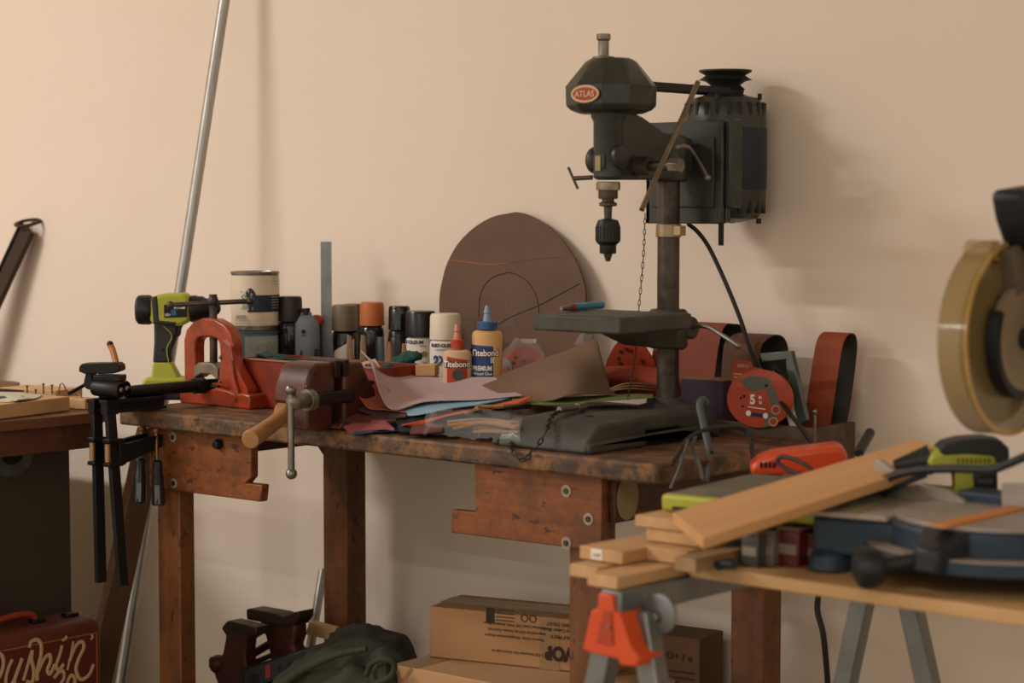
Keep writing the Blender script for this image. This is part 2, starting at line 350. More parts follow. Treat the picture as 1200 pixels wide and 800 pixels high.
# head: quill housing, arm, collar
hz0, hz1 = zz(211, PYs), zz(130, PYs)
b = dp.w(); b.lathe([(.022, hz0 - .0), (.0265, hz0 + .006), (.0265, hz1 - .02), (.031, hz1 - .012), (.031, hz1)], (PX_, PYs, 0), n=32)
b.prism([(-.005, hz0), (.20, hz0 + .002), (.22, hz0 + .02), (.22, hz1 - .045), (.13, hz1 - .035), (.07, hz1 - .01), (.03, hz1), (-.005, hz1)], (PX_ - .024, PYs, 0), (0, 1, 0), (0, 0, 1), (.048, 0, 0))
b.lathe([(.032, hz0 - .002), (.036, hz0 + .004), (.036, hz1 - .05), (.03, hz1 - .042), (.022, hz1 - .038)], (PX_, PYc, 0), n=32)
b.build('head_casting', press, dp, bev=.004)
b = dp.w(); b.lathe([(.018, 0), (.021, .004), (.021, .012)], (PX_ + .02, PYs - .0, (hz0 + hz1) / 2 - .02), (1, 0, -.0)); b.ball((PX_ - .026, PYs - .004, hz0 + .035), .022, (.7, 1, 1.1)); b.bb(PX_ - .013, PX_ + .013, PYs - .0275, PYs - .02, hz0 + .02, hz0 + .045); b.build('quill_boss', press, dp, bev=.002)
b = dp.w(); b.bb(PX_ - .006, PX_ + .006, PYs - .0295, PYs - .022, hz0 + .016, hz0 + .042); b.build('quill_window', mat('worn_brass', '#857a5c', .4, .8), dp)
# belt guard: faceted cap
cz0, cz1 = zz(134, PYs), zz(70, PYs)
b = dp.w(); H = cz1 - cz0; b.lathe([(.056, 0), (.072, .006), (.080, .014), (.081, .048), (.046, H - .006), (.036, H), (.0, H)], (PX_ + .0, PYs + .008, cz0), n=10, phase=.15); b.build('belt_guard', press, dp, bev=.002, ang=20)
b = dp.w(); b.lathe([(.02, 0), (.02, .004), (.0095, .005), (.0095, .032), (.0125, .034), (.0125, .044), (.0, .044)], (PX_ - .008, PYs - .004, cz1 - .001), n=20); b.build('spindle_top', mat('dark_steel', '#3a3a37', .45, .7, var='#222', scale=20) if False else dsteel, dp, bev=.001)
# maker's badge on the facet towards the camera
bc = W(682, 117, -.49); vd = (C - Vector((PX_, PYs, C.z))).normalized(); ang = math.atan2(vd.y, vd.x)
bn = Vector((math.cos(ang - .62), math.sin(ang - .62), 0)); bu = Vector((-bn.y, bn.x, 0)); zb_ = cz0 + .03
bo = Vector((PX_, PYs + .008, zb_ + .002)) + bn * .0772; ov = [(math.cos(2 * PI * i / 28), math.sin(2 * PI * i / 28)) for i in range(28)]
b = dp.w(); b.prism([(x * .030, y * .0155) for x, y in ov], bo, bu, (0, 0, 1), bn * .0022); bd = b.build('maker_badge', mat('badge_cream', '#b89a6c', .5, .3), dp, label='cream and red oval badge')
b = dp.w(); b.prism([(x * .0255, y * .0112) for x, y in ov], bo + bn * .0022, bu, (0, 0, 1), bn * .0006); b.build('badge_field', mat('badge_red', '#96311a', .5), bd)
text('ATLAS', .0145, bo + bn * .0029 - Vector((0, 0, .005)), bu, (0, 0, 1), mat('badge_letters', '#c9a67c', .5), bd, dp.M.inverted(), bold=.0003)
# belt and motor pulley
mx, my = PX_ + .004, -.092
pz = zz(100, my); pulz = zz(112, my)
b = dp.w(); b.torus((0, 0, 0), 1, 1) if False else None
zb2 = zz(103, -.3)
for sx in (-1, 1):
    b.box((PX_ + sx * .030, (PYs + my) / 2 + .01, zb2), (.006, my - PYs, .012))
b.torus((mx, my, zb2), .03, .0055, n=28, k=8); b.build('drive_belt', mat('belt_rubber', '#1b1b19', .7), dp)
b = dp.w(); zt_ = zz(75, my) ; prof = []
zs = zb2 - .012
b.lathe([(.012, zs - .018), (.012, zs), (.031, zs), (.025, zs + .007), (.031, zs + .014), (.038, zs + .016), (.028, zs + .024), (.038, zs + .031), (.05, zs + .034), (.037, zs + .042), (.05, zs + .049), (.05, zs + .052), (.02, zs + .05), (0, zs + .05)], (mx, my, 0), n=36); b.build('motor_pulley', mat('pulley_green', '#2b302b', .5, .3, var='#171917', scale=20), dp, ang=25)
# motor
mt, mb = zz(114, my), zz(258, my); Rm = .078
b = dp.w(); Hm = mt - mb
b.lathe([(.03, mb - .004), (.045, mb), (Rm - .016, mb + .004), (Rm - .003, mb + .02), (Rm, mb + .045), (Rm, mt - .045), (Rm - .003, mt - .02), (Rm - .016, mt - .004), (.045, mt), (.03, mt + .006), (.014, mt + .006), (.014, mt + .014), (0, mt + .014)], (mx, my, 0), n=48)
mo = b.build('motor', press, dp, bev=0)
b = dp.w(); b.lathe([(Rm, mb + .058), (Rm + .0012, mb + .06), (Rm + .0012, mt - .062), (Rm, mt - .06)], (mx, my, 0), n=48); b.build('motor_band', mat('motor_blue', '#1b2433', .5, .2, var='#2b2d30', scale=15), mo, label='dark blue band around the motor')
for k in range(22):
    a = 2 * PI * k / 22; d = Vector((math.cos(a), math.sin(a), 0))
    for zc_ in (mt - .026, mb + .026):
        b = dp.w(); c = Vector((mx, my, zc_)) + d * (Rm - .003); b.box(c, (.004, .0075, .026), (0, 0, a)); b.build('vent_slot', blackm, mo, bev=.001)
for k in range(4):
    b = dp.w()
    a = 2 * PI * k / 4 + .4; d = Vector((math.cos(a), math.sin(a), 0)); b.cyl(Vector((mx, my, mb - .006)) + d * .066, Vector((mx, my, mb + .004)) + d * .066, .005, n=10); b.build('motor_bolt', blackm, mo); b = dp.w(); b.cyl(Vector((mx, my, mt - .008)) + d * .066, Vector((mx, my, mt + .004)) + d * .066, .004, n=10); b.build('motor_bolt', blackm, mo)
# motor mounting plate behind the column
py_ = -.205; pxa = W(757, 200, py_).x; pxb = W(848, 200, py_).x; pza, pzb = zz(262, py_), zz(143, py_)
b = dp.w(); b.bb(pxa, pxb, py_, py_ + .008, pza, pzb); b.bb(pxb - .012, pxb, py_ - .004, py_ + .024, pza + .002, pzb - .002); b.bb(pxa, pxa + .01, py_, py_ + .02, pza, pzb); b.bb(pxa + .02, pxb - .02, py_ - .004, py_, pza + .03, pzb - .03)
b.build('motor_plate', press, dp, bev=.003)
b = dp.w(); b.bb(pxb - .004, pxb + .012, -.2, -.16, pza + .03, pzb + .004); b.bb(mx - .05, mx + .05, py_ + .008, my - .055, pza + .04, pzb - .05); b.build('motor_bracket', press, dp, bev=.004)
q = W(845, 275, -.18); b = dp.w(); b.cyl((q.x, -.18, zz(287, -.18)), (q.x, -.18, pza + .02), .0052, n=12); b.build('plate_post', blackm, dp)
# feed levers on the side of the head
hub = Vector((W(787, 194, -.39).x, -.39, W(787, 194, -.39).z)); hx0 = PX_ + .02
b = dp.w(); b.cyl((hx0, -.39, hub.z), (hub.x - .045, -.39, hub.z), .018, n=20); b.cyl((hub.x - .05, -.39, hub.z), (hub.x + .01, -.39, hub.z), .009, n=16); b.build('feed_shaft', rust, dp, bev=.001)
b = dp.w(); b.cyl((hub.x - .002, -.39, hub.z), (hub.x + .02, -.39, hub.z), .0135, n=6); b.build('feed_hub', dsteel, dp, bev=.001)
b = dp.w(); b.cyl(X(818, 96, hub.x + .012), X(752, 246, hub.x + .012), .0048, n=14); b.build('feed_lever', mat('worn_lever', '#6f5f4c', .4, .8, var='#8f8a7c', scale=12), dp)
b = dp.w(); lx = PX_ + .06; b.tube([X(791, 173, lx), X(806, 172, lx), X(818, 188, lx), X(828, 206, lx)], .0038, sm=4); b.ball(X(829, 208, lx), .0072); b.build('lock_lever', dsteel, dp)
b = dp.w(); q = W(690, 208, PYs - .01); b.cyl((PX_ - .02, PYs - .02, q.z), W(672, 209, PYs - .03), .0042, n=12); b.cyl(W(666, 196, PYs - .03), W(677, 221, PYs - .03), .0024, n=8); b.build('stop_screw', rust, dp)
# spindle and chuck
def cz(py): return zz(py, PYs)
b = dp.w(); b.lathe([(.021, cz(223)), (.0215, cz(222)), (.0215, cz(214)), (.02, cz(213))], (PX_, PYs, 0), n=28); b.build('quill_collar', mat('pale_steel', '#a39c8c', .35, .85, var='#6d5d4a', scale=30), dp)
b = dp.w(); b.lathe([(.0165, cz(233)), (.0175, cz(231)), (.0175, cz(223)), (0, cz(223))], (PX_, PYs, 0), n=24); b.lathe([(.010, cz(242)), (.016, cz(241)), (.016, cz(238)), (.011, cz(236)), (.011, cz(232))], (PX_, PYs, 0), n=24); b.lathe([(.0065, cz(258)), (.0075, cz(244)), (.0075, cz(240))], (PX_, PYs, 0), n=20); b.build('spindle', rust, dp, bev=.0006)
b = dp.w(); b.lathe([(0, cz(287)), (.0155, cz(287)), (.0185, cz(285)), (.0215, cz(283)), (.0215, cz(264)), (.018, cz(258)), (.009, cz(256)), (0, cz(256))], (PX_, PYs, 0), n=24); ck = b.build('chuck', mat('chuck_steel', '#34342f', .45, .7, var='#1d1c1a', scale=25), dp, ang=25, bev=.0006)
for k in range(20):
    a = 2 * PI * k / 20; d = Vector((math.cos(a), math.sin(a), 0)); b = dp.w(); b.cyl(Vector((PX_, PYs, cz(282))) + d * .0213, Vector((PX_, PYs, cz(265))) + d * .0213, .0012, n=6); b.build('knurl', blackm, ck)
b = dp.w(); b.lathe([(0, cz(297)), (.014, cz(297)), (.015, cz(295)), (.015, cz(286)), (0, cz(286))], (PX_, PYs, 0), n=24); b.build('chuck_nose', blackm, ck, bev=.0006)
b = dp.w(); b.lathe([(0, cz(306)), (.004, cz(306)), (.009, cz(296)), (0, cz(296))], (PX_, PYs, 0), n=9); b.build('chuck_jaws', rust, ck)
for k in range(3):
    a = ang + k * 2 * PI / 3; d = Vector((math.cos(a), math.sin(a), 0)); b = dp.w(); q = Vector((PX_, PYs, cz(291))) + d * .0125; b.cyl(q, q + d * .003, .0025, n=10); b.build('key_hole', blackm, ck)
# chain for the chuck key, hanging behind the table
def chain(b, pts, pitch=.0085, w=.0022, r=.0008):
    P = catmull(pts, 24); d = 0; out = [P[0]]
    for a, c in zip(P, P[1:]):
        d += (c - a).length
        if d >= pitch: out.append(c); d = 0
    for i, (a, c) in enumerate(zip(out, out[1:])):
        t = (c - a).normalized(); u = t.orthogonal().normalized(); v = t.cross(u); s_ = u if i % 2 else v; m_ = (a + c) / 2; h = (c - a).length * .62
        L_ = [m_ + t * h * math.cos(q) + s_ * w * math.sin(q) for q in [2 * PI * k / 8 for k in range(9)]]
        b.tube(L_, r, n=5, sm=0)
    return b
b = B(); chain(b, [W(756, 250, -.30), W(754, 300, -.30), W(749, 358, -.30), W(746, 400, -.30), W(741, 440, -.32), W(735, 472, -.36)])
one(b, 'key_chain', mat('chain_steel', '#35322d', .5, .7), 'thin dark chain hanging down beside the drill press column', 'chain')
b = B(); chain(b, [Z(683, 478, .906), Z(668, 479, .906), Z(648, 486, .905), W(640, 505, -.63), W(628, 525, -.642), W(612, 540, -.662), W(602, 530, -.662), W(598, 522, -.655), Z(606, 516, .853)], .011, .0035, .0014)
one(b, 'chuck_chain', mat('chain_steel', '#35322d'), 'grey chain draped over the drill press base and the bench edge', 'chain')
b = B(); q0, q1 = Z(655, 480, .91), Z(685, 476, .91); b.cyl(q0, q1, .006, .0045, n=14); b.cyl(q1 - (q1 - q0) * .3, q1, .0075, n=12); one(b, 'chuck_key', dsteel, 'small steel chuck key lying on the drill press base', 'chuck key', bev=.001)
# pen knife on the table
kz = zt + .0075; t = Thing('utility_knife', 'blue handled marking knife with grey tip lying on the drill press table', 'knife', Z(683, 359, kz))
a, c_ = Z(664, 361, kz), Z(705, 357, kz); e = Z(672, 360, kz)
b = t.w(); b.tube([e, (e + c_) / 2, c_], .0072, sm=3, n=12); b.build('handle', mat('blue_plastic', '#2f7fa6', .4), t)
b = t.w(); b.cyl(e - (c_ - e) * .12, e, .0066, .0074, n=12); b.build('collar', mat('red_ring', '#8e2f1c', .5), t)
b = t.w(); b.cyl(e - (c_ - e) * .42, e - (c_ - e) * .12, .0035, .0062, n=10); b.build('tip', dsteel, t)
# power cord
b = B(); b.tube([W(806, 262, -.16), W(818, 272, -.14), W(832, 292, -.12), W(852, 335, -.12), W(868, 375, -.13), W(884, 420, -.15), W(915, 470, -.2), W(938, 500, -.26), W(955, 524, -.32), W(975, 545, -.42)], .0042, n=10)
one(b, 'motor_cord', cordm, 'black power cord hanging from the drill press motor down past the sanding belts', 'cord')

# ================================================================== LEFT SIDE
# ---- cordless drill
g = Z(196, 468, BZ); t = Thing('cordless_drill', 'lime green and black cordless drill standing on its battery at the left bench end', 'drill', (g.x, g.y, BZ), TH)
k_ = 1 / 566.0    # metres per pixel-sized step at this distance, for proportions
def dxy(px, py): return ((px - 196) * k_, (471 - py) * k_)
def flat(b, pix, y0, y1):      # outline in the tool's own side plane, given real thickness
    return b.prism([dxy(*p) for p in pix], (0, y0, 0), (1, 0, 0), (0, 0, 1), (0, y1 - y0, 0))
b = t.b(); flat(b, [(165, 470), (165, 456), (171, 452), (232, 452), (237, 457), (237, 470)], -.036, .036); bat = b.build('battery', blackp, t, bev=.004)
b = t.b(); flat(b, [(168, 450), (172, 443), (232, 443), (236, 449), (236, 457), (168, 457)], -.034, .034); b.build('foot', lime, t, bev=.006, seg=3)
b = t.b(); b.hexa([(*dxy(0, 0), 0)] * 0 or [Vector((dxy(178, 445)[0], -.020, dxy(0, 446)[1])), Vector((dxy(214, 445)[0], -.020, dxy(0, 446)[1])), Vector((dxy(214, 445)[0], .020, dxy(0, 446)[1])), Vector((dxy(178, 445)[0], .020, dxy(0, 446)[1])),
    Vector((dxy(180, 0)[0], -.016, dxy(0, 424)[1])), Vector((dxy(203, 0)[0], -.016, dxy(0, 424)[1])), Vector((dxy(203, 0)[0], .016, dxy(0, 424)[1])), Vector((dxy(180, 0)[0], .016, dxy(0, 424)[1]))]); b.build('handle_flare', lime, t, bev=.005, seg=3)
b = t.b(); flat(b, [(180, 426), (182, 400), (182, 376), (208, 374), (211, 384), (208, 398), (202, 412), (203, 426)], -.0165, .0165); hd = b.build('grip', greyp, t, bev=.006, seg=3)
b = t.b(); b.tube([(dxy(192, 0)[0], -.0175, dxy(0, 378)[1]), (dxy(204, 0)[0], -.0175, dxy(0, 392)[1]), (dxy(198, 0)[0], -.0175, dxy(0, 408)[1]), (dxy(200, 0)[0], -.0165, dxy(0, 425)[1])], .0012, n=6); b.build('grip_stripe', lime, hd)
b = t.b(); b.lathe([(.008, 0), (.008, .001), (0, .001)], (dxy(193, 0)[0] * 1, -.0165, dxy(0, 409)[1]), (0, -1, 0), 12) if False else b.ball((dxy(193, 0)[0], -.0165, dxy(0, 409)[1]), .0028); b.build('screw', blackm, hd)
b = t.b(); flat(b, [(209, 376), (219, 375), (214, 384), (213, 392), (208, 396)], -.009, .009); b.build('trigger', blackp, t, bev=.002)
ax = (1, .0, .03); z0 = dxy(0, 361)[1]
b = t.b(); b.lathe([(.0, 0), (.026, 0), (.031, .004), (.032, .012), (.032, .028), (.029, .034)], (dxy(160, 0)[0], 0, z0), (1, 0, 0), 32); b.build('motor_cap', blackp, t, bev=.001)
b = t.b(); flat(b, [(180, 344), (195, 341), (220, 340), (226, 346), (227, 374), (216, 380), (182, 379), (178, 372)], -.029, .029); bo_ = b.build('body', lime, t, bev=.009, seg=3)
b = t.b(); flat(b, [(182, 378), (180, 345), (189, 343), (190, 356), (191, 372), (214, 374), (209, 380)], -.0305, .0305); b.build('body_grip', greyp, t, bev=.006, seg=3)
b = t.b(); flat(b, [(196, 354), (224, 352), (224, 369), (196, 370)], -.0302, -.028); pl = b.build('rating_plate', blackm, bo_, bev=.0008)
b = t.b(); flat(b, [(205, 360), (211, 360), (211, 367), (205, 367)], -.0306, -.030); b.build('emblem', mat('plate_blue', '#2d5680', .5), pl)
text('18V', .009, (dxy(200, 0)[0], -.0302, dxy(0, 368)[1]), (1, 0, 0), (0, 0, 1), whiteink, pl, Matrix.Identity(4))
text('RYOBI', .0085, (dxy(215, 0)[0], -.0302, dxy(0, 359)[1]), (1, 0, 0), (0, 0, 1), whiteink, pl, Matrix.Identity(4), bold=.0002)
b = t.b(); b.lathe([(.022, 0), (.029, .002), (.029, .014), (.027, .018), (.027, .028), (.023, .034), (.019, .048), (.012, .062), (.006, .066), (0, .066)], (dxy(226, 0)[0] - .002, 0, z0 + .002), (1, 0, .02), 28); b.build('chuck', blackp, t, bev=.0008)
# label facing camera lettering on battery
text('II', .007, (dxy(212, 0)[0], -.0362, dxy(0, 466)[1]), (1, 0, 0), (0, 0, 1), mat('grey_ink', '#6c6c6a', .6), bat, Matrix.Identity(4))

# ---- pipe vise (orange yoke) with a pipe through it, square to the bench
g = Z(262, 477, BZ); vx, vy = g.x, g.y; VY = vy + .02
def vz(py): return W(250, py, VY).z
def vxx(px): return W(px, 440, VY).x
t = Thing('pipe_vise', 'orange cast iron yoke pipe vise on the bench beside the cordless drill', 'vise', (vxx(260), VY, BZ))
b = t.w(); b.prism([(vxx(219), 0), (vxx(302), 0), (vxx(302), .03), (vxx(292), .034), (vxx(286), .03), (vxx(276), .036), (vxx(262), .040), (vxx(250), .030), (vxx(240), .026), (vxx(228), .036), (vxx(219), .034)], (0, VY - .022, BZ), (1, 0, 0), (0, 0, 1), (0, .062, 0)); base = b.build('base', orange, t, bev=.005, seg=3)
ov_ = [(219, 452), (219, 400), (222, 388), (230, 378), (241, 373), (254, 373), (266, 379), (274, 389), (277, 402), (278, 452), (266, 456), (230, 456)]
iv_ = [(232, 446), (232, 408), (233, 400), (237, 396), (242, 395), (252, 395), (257, 396), (260, 401), (261, 410), (261, 446), (255, 448), (240, 448)]
b = t.w(); b.ring([(vxx(x), vz(y)) for x, y in ov_], [(vxx(x), vz(y)) for x, y in iv_], (0, VY - .008, 0), (1, 0, 0), (0, 0, 1), (0, .028, 0)); b.build('yoke', orange, t, bev=.004, seg=3)
b = t.w(); b.prism([(vxx(x), vz(y)) for x, y in [(266, 396), (277, 404), (280, 424), (296, 452), (296, 466), (286, 470), (276, 464), (274, 452), (262, 450)]], (0, VY - .014, 0), (1, 0, 0), (0, 0, 1), (0, .028, 0))
b.tube([(vxx(278), VY - .016, vz(420)), (vxx(281), VY - .018, vz(440)), (vxx(286), VY - .018, vz(458)), (vxx(284), VY - .018, vz(466))], .007, n=10); b.build('latch', orange, t, bev=.004, seg=3)
b = t.w(); b.ball((vxx(265), VY - .015, vz(417)), .004); b.ball((vxx(264), VY - .015, vz(445)), .003); b.build('pivot_pin', dsteel, t) if False else b.build('pivot_pin', dsteel, t)
b = t.w(); cx_ = vxx(248); b.cyl((cx_, VY + .006, vz(425)), (cx_, VY + .006, vz(345)), .0085, n=18); b.ball((cx_, VY + .006, vz(353)), .0115, (1, 1, 1.2)); scw = b.build('screw', rust, t)
b = t.w(); ha, hb = W(206, 360, VY - .05), W(287, 352, VY + .08); hc = Vector((cx_, VY + .006, vz(355))); hu = Vector((.62, .55, .04)).normalized()
ha, hb = hc - hu * .09, hc + hu * .078; b.cyl(ha, hb, .0052, n=14); b.ball(ha, .0085); b.ball(hb, .0085); b.build('tee_handle', rust, t)
b = t.w(); b.prism([(vxx(x), vz(y)) for x, y in [(232, 444), (232, 430), (238, 425), (254, 425), (260, 431), (260, 444), (252, 438), (240, 438)]], (0, VY - .012, 0), (1, 0, 0), (0, 0, 1), (0, .036, 0)); b.build('upper_jaw', mat('jaw_steel', '#8e8473', .5, .7, var='#5a4638', scale=25), t, bev=.002)
b = t.w(); b.prism([(vxx(x), vz(y)) for x, y in [(228, 462), (228, 450), (236, 450), (244, 456), (252, 450), (262, 450), (262, 462)]], (0, VY - .018, 0), (1, 0, 0), (0, 0, 1), (0, .044, 0)); b.build('lower_jaw', blackm, t, bev=.002)
pc = Vector((vxx(247), VY, vz(451)))
b = B(); b.cyl((pc.x, VY + .04, pc.z), (pc.x, VY - .22, pc.z), .0125, n=22); b.cyl((pc.x, VY - .02, pc.z), (pc.x, VY - .045, pc.z), .0165, n=20)
one(b, 'steel_pipe', blackm, 'dark steel pipe clamped in the orange pipe vise, sticking out over the bench edge', 'pipe')

# ---- two F clamps hanging at the bench corner
def fclamp(px0, px1, bot, yb, ang_, jawpx, lab, hx):
    """bar hangs in front of the bench, both arms reach back over and under the top"""
    p0 = W(px0, 472, yb); t = Thing('bar_clamp', lab, 'clamp', (p0.x, yb, BZ)); R = W(px1, bot, yb - .02)
    top = Vector((p0.x, yb, BZ + .026)); d = (R - top)
    b = t.w(); n_ = Vector((1, 0, 0)); s_ = Vector((.0055, 0, 0)); u_ = Vector((0, .011, 0))
    b.hexa([R - s_ - u_, R + s_ - u_, R + s_ + u_, R - s_ + u_, top - s_ - u_, top + s_ - u_, top + s_ + u_, top - s_ + u_]); b.build('bar', blackm, t, bev=.001)
    b = t.w(); ye = BY0 + .045
    b.bb(p0.x - .010, p0.x + .010, yb - .014, yb + .016, BZ + .000, BZ + .030); b.bb(p0.x - .0125, p0.x + .0125, yb - .016, ye, BZ + .022, BZ + .030); b.bb(p0.x - .0035, p0.x + .0035, yb, ye, BZ + .008, BZ + .024); b.bb(p0.x - .0125, p0.x + .0125, yb + .0, ye, BZ + .0025, BZ + .009)
    b.build('fixed_jaw', blackm, t, bev=.001)
    f = (BZ - .075 - top.z) / d.z; s0 = top + d * f
    b = t.w(); b.bb(s0.x - .011, s0.x + .011, s0.y - .018, s0.y + .018, s0.z - .028, s0.z - .020); b.bb(s0.x - .011, s0.x + .011, s0.y - .018, s0.y + .018, s0.z + .020, s0.z + .028); b.bb(s0.x - .009, s0.x + .009, s0.y + .010, s0.y + .026, s0.z - .026, s0.z + .026)
    e = Vector((s0.x, BY0 + .012, BZ - .060)); b.hexa([(s0.x - .006, s0.y + .02, s0.z - .026), (s0.x + .006, s0.y + .02, s0.z - .026), (e.x + .006, e.y + .012, e.z - .014), (e.x - .006, e.y + .012, e.z - .014), (s0.x - .006, s0.y + .02, s0.z + .014), (s0.x + .006, s0.y + .02, s0.z + .014), (e.x + .006, e.y + .012, e.z + .012), (e.x - .006, e.y + .012, e.z + .012)])
    b.build('sliding_arm', blackm, t, bev=.0015)
    b = t.w(); b.cyl(s0 + Vector((0, -.013, -.018)), s0 + Vector((0, -.013, .018)), .006, n=12)
    b.build('spring', mat('copper_spring', '#a5825d', .4, .7), t)
    b = t.w(); sc0 = Vector((e.x, e.y, BZ - .036)); sc1 = Vector((e.x + hx, e.y - .006, BZ - .105)); b.cyl(sc0, sc1, .0042, n=12); b.lathe([(.0, 0), (.009, 0), (.009, -.006), (.004, -.008)], (sc0.x, sc0.y, sc0.z)); b.build('screw', mat('copper_screw', '#7d5a3e', .4, .8), t)
    u = (sc1 - sc0).normalized(); b = t.w(); b.lathe([(.006, 0), (.0105, .004), (.0105, .03), (.012, .034), (.0125, .06), (.014, .088), (.012, .093), (0, .093)], sc1 - u * .006, u, 12); hdl = b.build('handle', blackp, t, bev=.001, ang=25)
    b = t.w(); q = sc1 + u * .042; vd = Vector((.66, -.75, 0)); b.hexa([q + vd * .011 + Vector((a * .004, a * .003, 0)) + u * c + vd * dd for dd in (0, .0025) for a, c in ((-1, .002), (1, .002), (1, .04), (-1, .04))]); b.build('grip_inlay', mat('grip_grey', '#5c6062', .5), hdl)
fclamp(113, 118, 682, -.745, 0, 0, 'black bar clamp at the bench corner with the straight bar, left of the pair', .003)
fclamp(128, 144, 686, -.742, 0, 0, 'black bar clamp at the bench corner with the slanting bar, right of the pair', .010)

# ---- small black clamp-on vise standing on the clamp jaws
q = W(128, 456, -.72); t = Thing('clamp_on_vise', 'small black clamp-on vise with twin tubes resting on the bar clamps', 'vise', (q.x, q.y, BZ + .031))
zb_ = BZ + .031
def cw(px, py, y=-.72): return W(px, py, y)
s_ = 1 / 560.
b = B(t.M.inverted() @ Matrix.Translation((q.x, q.y, zb_)) @ Matrix.Rotation(TH - .15, 4, 'Z'))
def lx(px): return (px - 128) * s_
def lz(py): return (459 - py) * s_
b.prism([(lx(97), lz(423)), (lx(100), lz(420)), (lx(140), lz(419)), (lx(144), lz(422)), (lx(144), lz(428)), (lx(136), lz(431)), (lx(104), lz(432)), (lx(96), lz(429))], (0, -.02, 0), (1, 0, 0), (0, 0, 1), (0, .04, 0)); b.build('jaw_plate', blackm, t, bev=.002)
b = B(t.M.inverted() @ Matrix.Translation((q.x, q.y, zb_)) @ Matrix.Rotation(TH - .15, 4, 'Z'))
b.prism([(lx(103), lz(432)), (lx(110), lz(430)), (lx(113), lz(448)), (lx(106), lz(450)), (lx(100), lz(446)), (lx(101), lz(440))], (0, -.015, 0), (1, 0, 0), (0, 0, 1), (0, .03, 0)); b.bb(lx(113), lx(145), -.02, .02, lz(440), lz(433)); b.bb(lx(118), lx(138), -.015, .015, 0.0, lz(440)); b.build('body', blackm, t, bev=.002)
for dy in (-.018, .016):
    b = B(t.M.inverted() @ Matrix.Translation((q.x, q.y, zb_)) @ Matrix.Rotation(TH - .15, 4, 'Z')); b.lathe([(.0, 0), (.015, 0), (.0165, .004), (.0165, .060), (.015, .064), (.0115, .064), (.0115, .058), (0, .058)], (lx(114), dy, lz(447)), (1, -.25, -.05), 24); tb = b.build('tube', blackm, t)
    b = B(t.M.inverted() @ Matrix.Translation((q.x, q.y, zb_)) @ Matrix.Rotation(TH - .15, 4, 'Z')); b.ball((lx(114) + .060, dy - .015, lz(447) - .003), .0065); b.build('bolt_head', steel, tb)
b = t.w(); b.cyl(W(108, 446, -.72), W(81, 461, -.80), .0038, n=10); b.build('handle_bar', blackm, t)
b = B(); b.tube([W(137, 428, -.70), W(132, 410, -.69), W(129, 404, -.69)], .0065, n=12); oo = one(b, 'brush_handle', mat('amber_wood', '#a0642a', .5), 'orange wooden handle with dark tip standing behind the small black vise', 'handle')
b = B(); b.ball(W(129, 403, -.69), .0068); b.build('tip', blackm, oo)

# ---- pipes, boards and tools leaning at the left
def leaner(name, lab, cat, px0, py0, px1, py1, zt_, r, m, zf=.0, ywall=-.012):
    t0 = W(px0, py0, ywall); k = (zt_ - t0.z)
    return t0
a = W(263, 0, -.02); 
# extend the image line beyond the frame to wall and floor
P1, P2 = W(263, 0, -.09), W(212, 335, -.20); pd = P1 - P2; A = P1 + pd * ((-.014 - P1.y) / pd.y); Bf = P2 - pd * ((P2.z - .002) / pd.z)
b = B(); b.cyl(A, Bf, .0130, n=24); one(b, 'conduit_pipe', mat('galvanised', '#a7a59f', .38, .75, var='#7d7c78', scale=12, stretch=(6, 6, .6)), 'long grey galvanised pipe leaning on the wall behind the cordless drill', 'pipe')
A2, B2 = W(188, 485, -.35), Z(86, 960, .02)
b = B(); d = (A2 - B2).normalized(); s_ = Vector((.022, .02, 0)); w_ = Vector((.02, -.02, 0))
A2 = W(196, 440, -.30) ; 
b.hexa([B2 - s_ - w_, B2 + s_ - w_, B2 + s_ + w_, B2 - s_ + w_, A2 - s_ - w_, A2 + s_ - w_, A2 + s_ + w_, A2 - s_ + w_]) if False else None
A3, B3 = X(178, 500, -.10), Z(92, 905, .0)
for_y = Vector((.0, .032, 0)); for_x = Vector((.012, 0, 0))
b.hexa([B3 - for_y - for_x, B3 - for_y + for_x, B3 + for_y + for_x, B3 + for_y - for_x, A3 - for_y - for_x, A3 - for_y + for_x, A3 + for_y + for_x, A3 + for_y - for_x])
one(b, 'wood_board', wood('brown_board', '#6b4c32', '#4a3220', None, 'z', rings=24), 'brown wooden board leaning under the bench corner behind the grey pipe', 'board', bev=.002)

# dark sheet-metal rod tool leaning on the wall at far left
t0, t1 = W(33, 268, -.03), W(-45, 440, -.10); t = Thing('cable_cutter', 'dark brown steel bar with oval ring top leaning against the wall at the far left', 'tool', t1)
d = (t0 - t1).normalized(); side = Vector((1, 0, 0)); side = (side - d * side.dot(d)).normalized(); nn = d.cross(side)
low = t0 - d * .62
b = t.w(); b.hexa([low - side * .020 - nn * .008, low + side * .022 - nn * .008, low + side * .022 + nn * .008, low - side * .020 + nn * .008, t0 - side * .022 - nn * .008, t0 + side * .026 - nn * .008, t0 + side * .026 + nn * .008, t0 - side * .022 + nn * .008]); brn = mat('brown_steel', '#3c2a20', .5, .4, var='#241a15', scale=18); b.build('bar', brn, t, bev=.002)
b = t.w(); o_ = t0 - side * .044; b.cyl(low - side * .045, o_ + side * .006, .0055, n=10); b.cyl(low - side * .028, o_ + side * .018, .0035, n=8); b.build('rod', blackm, t)
b = t.w(); b.torus(t0 - side * .012 + d * .012, .026, .0045, (0.1, -.3, 1), 24, 8, sx=1.25); b.torus(t0 - side * .008 - d * .012, .014, .005, nn, 20, 8); b.build('ring', brn, t)

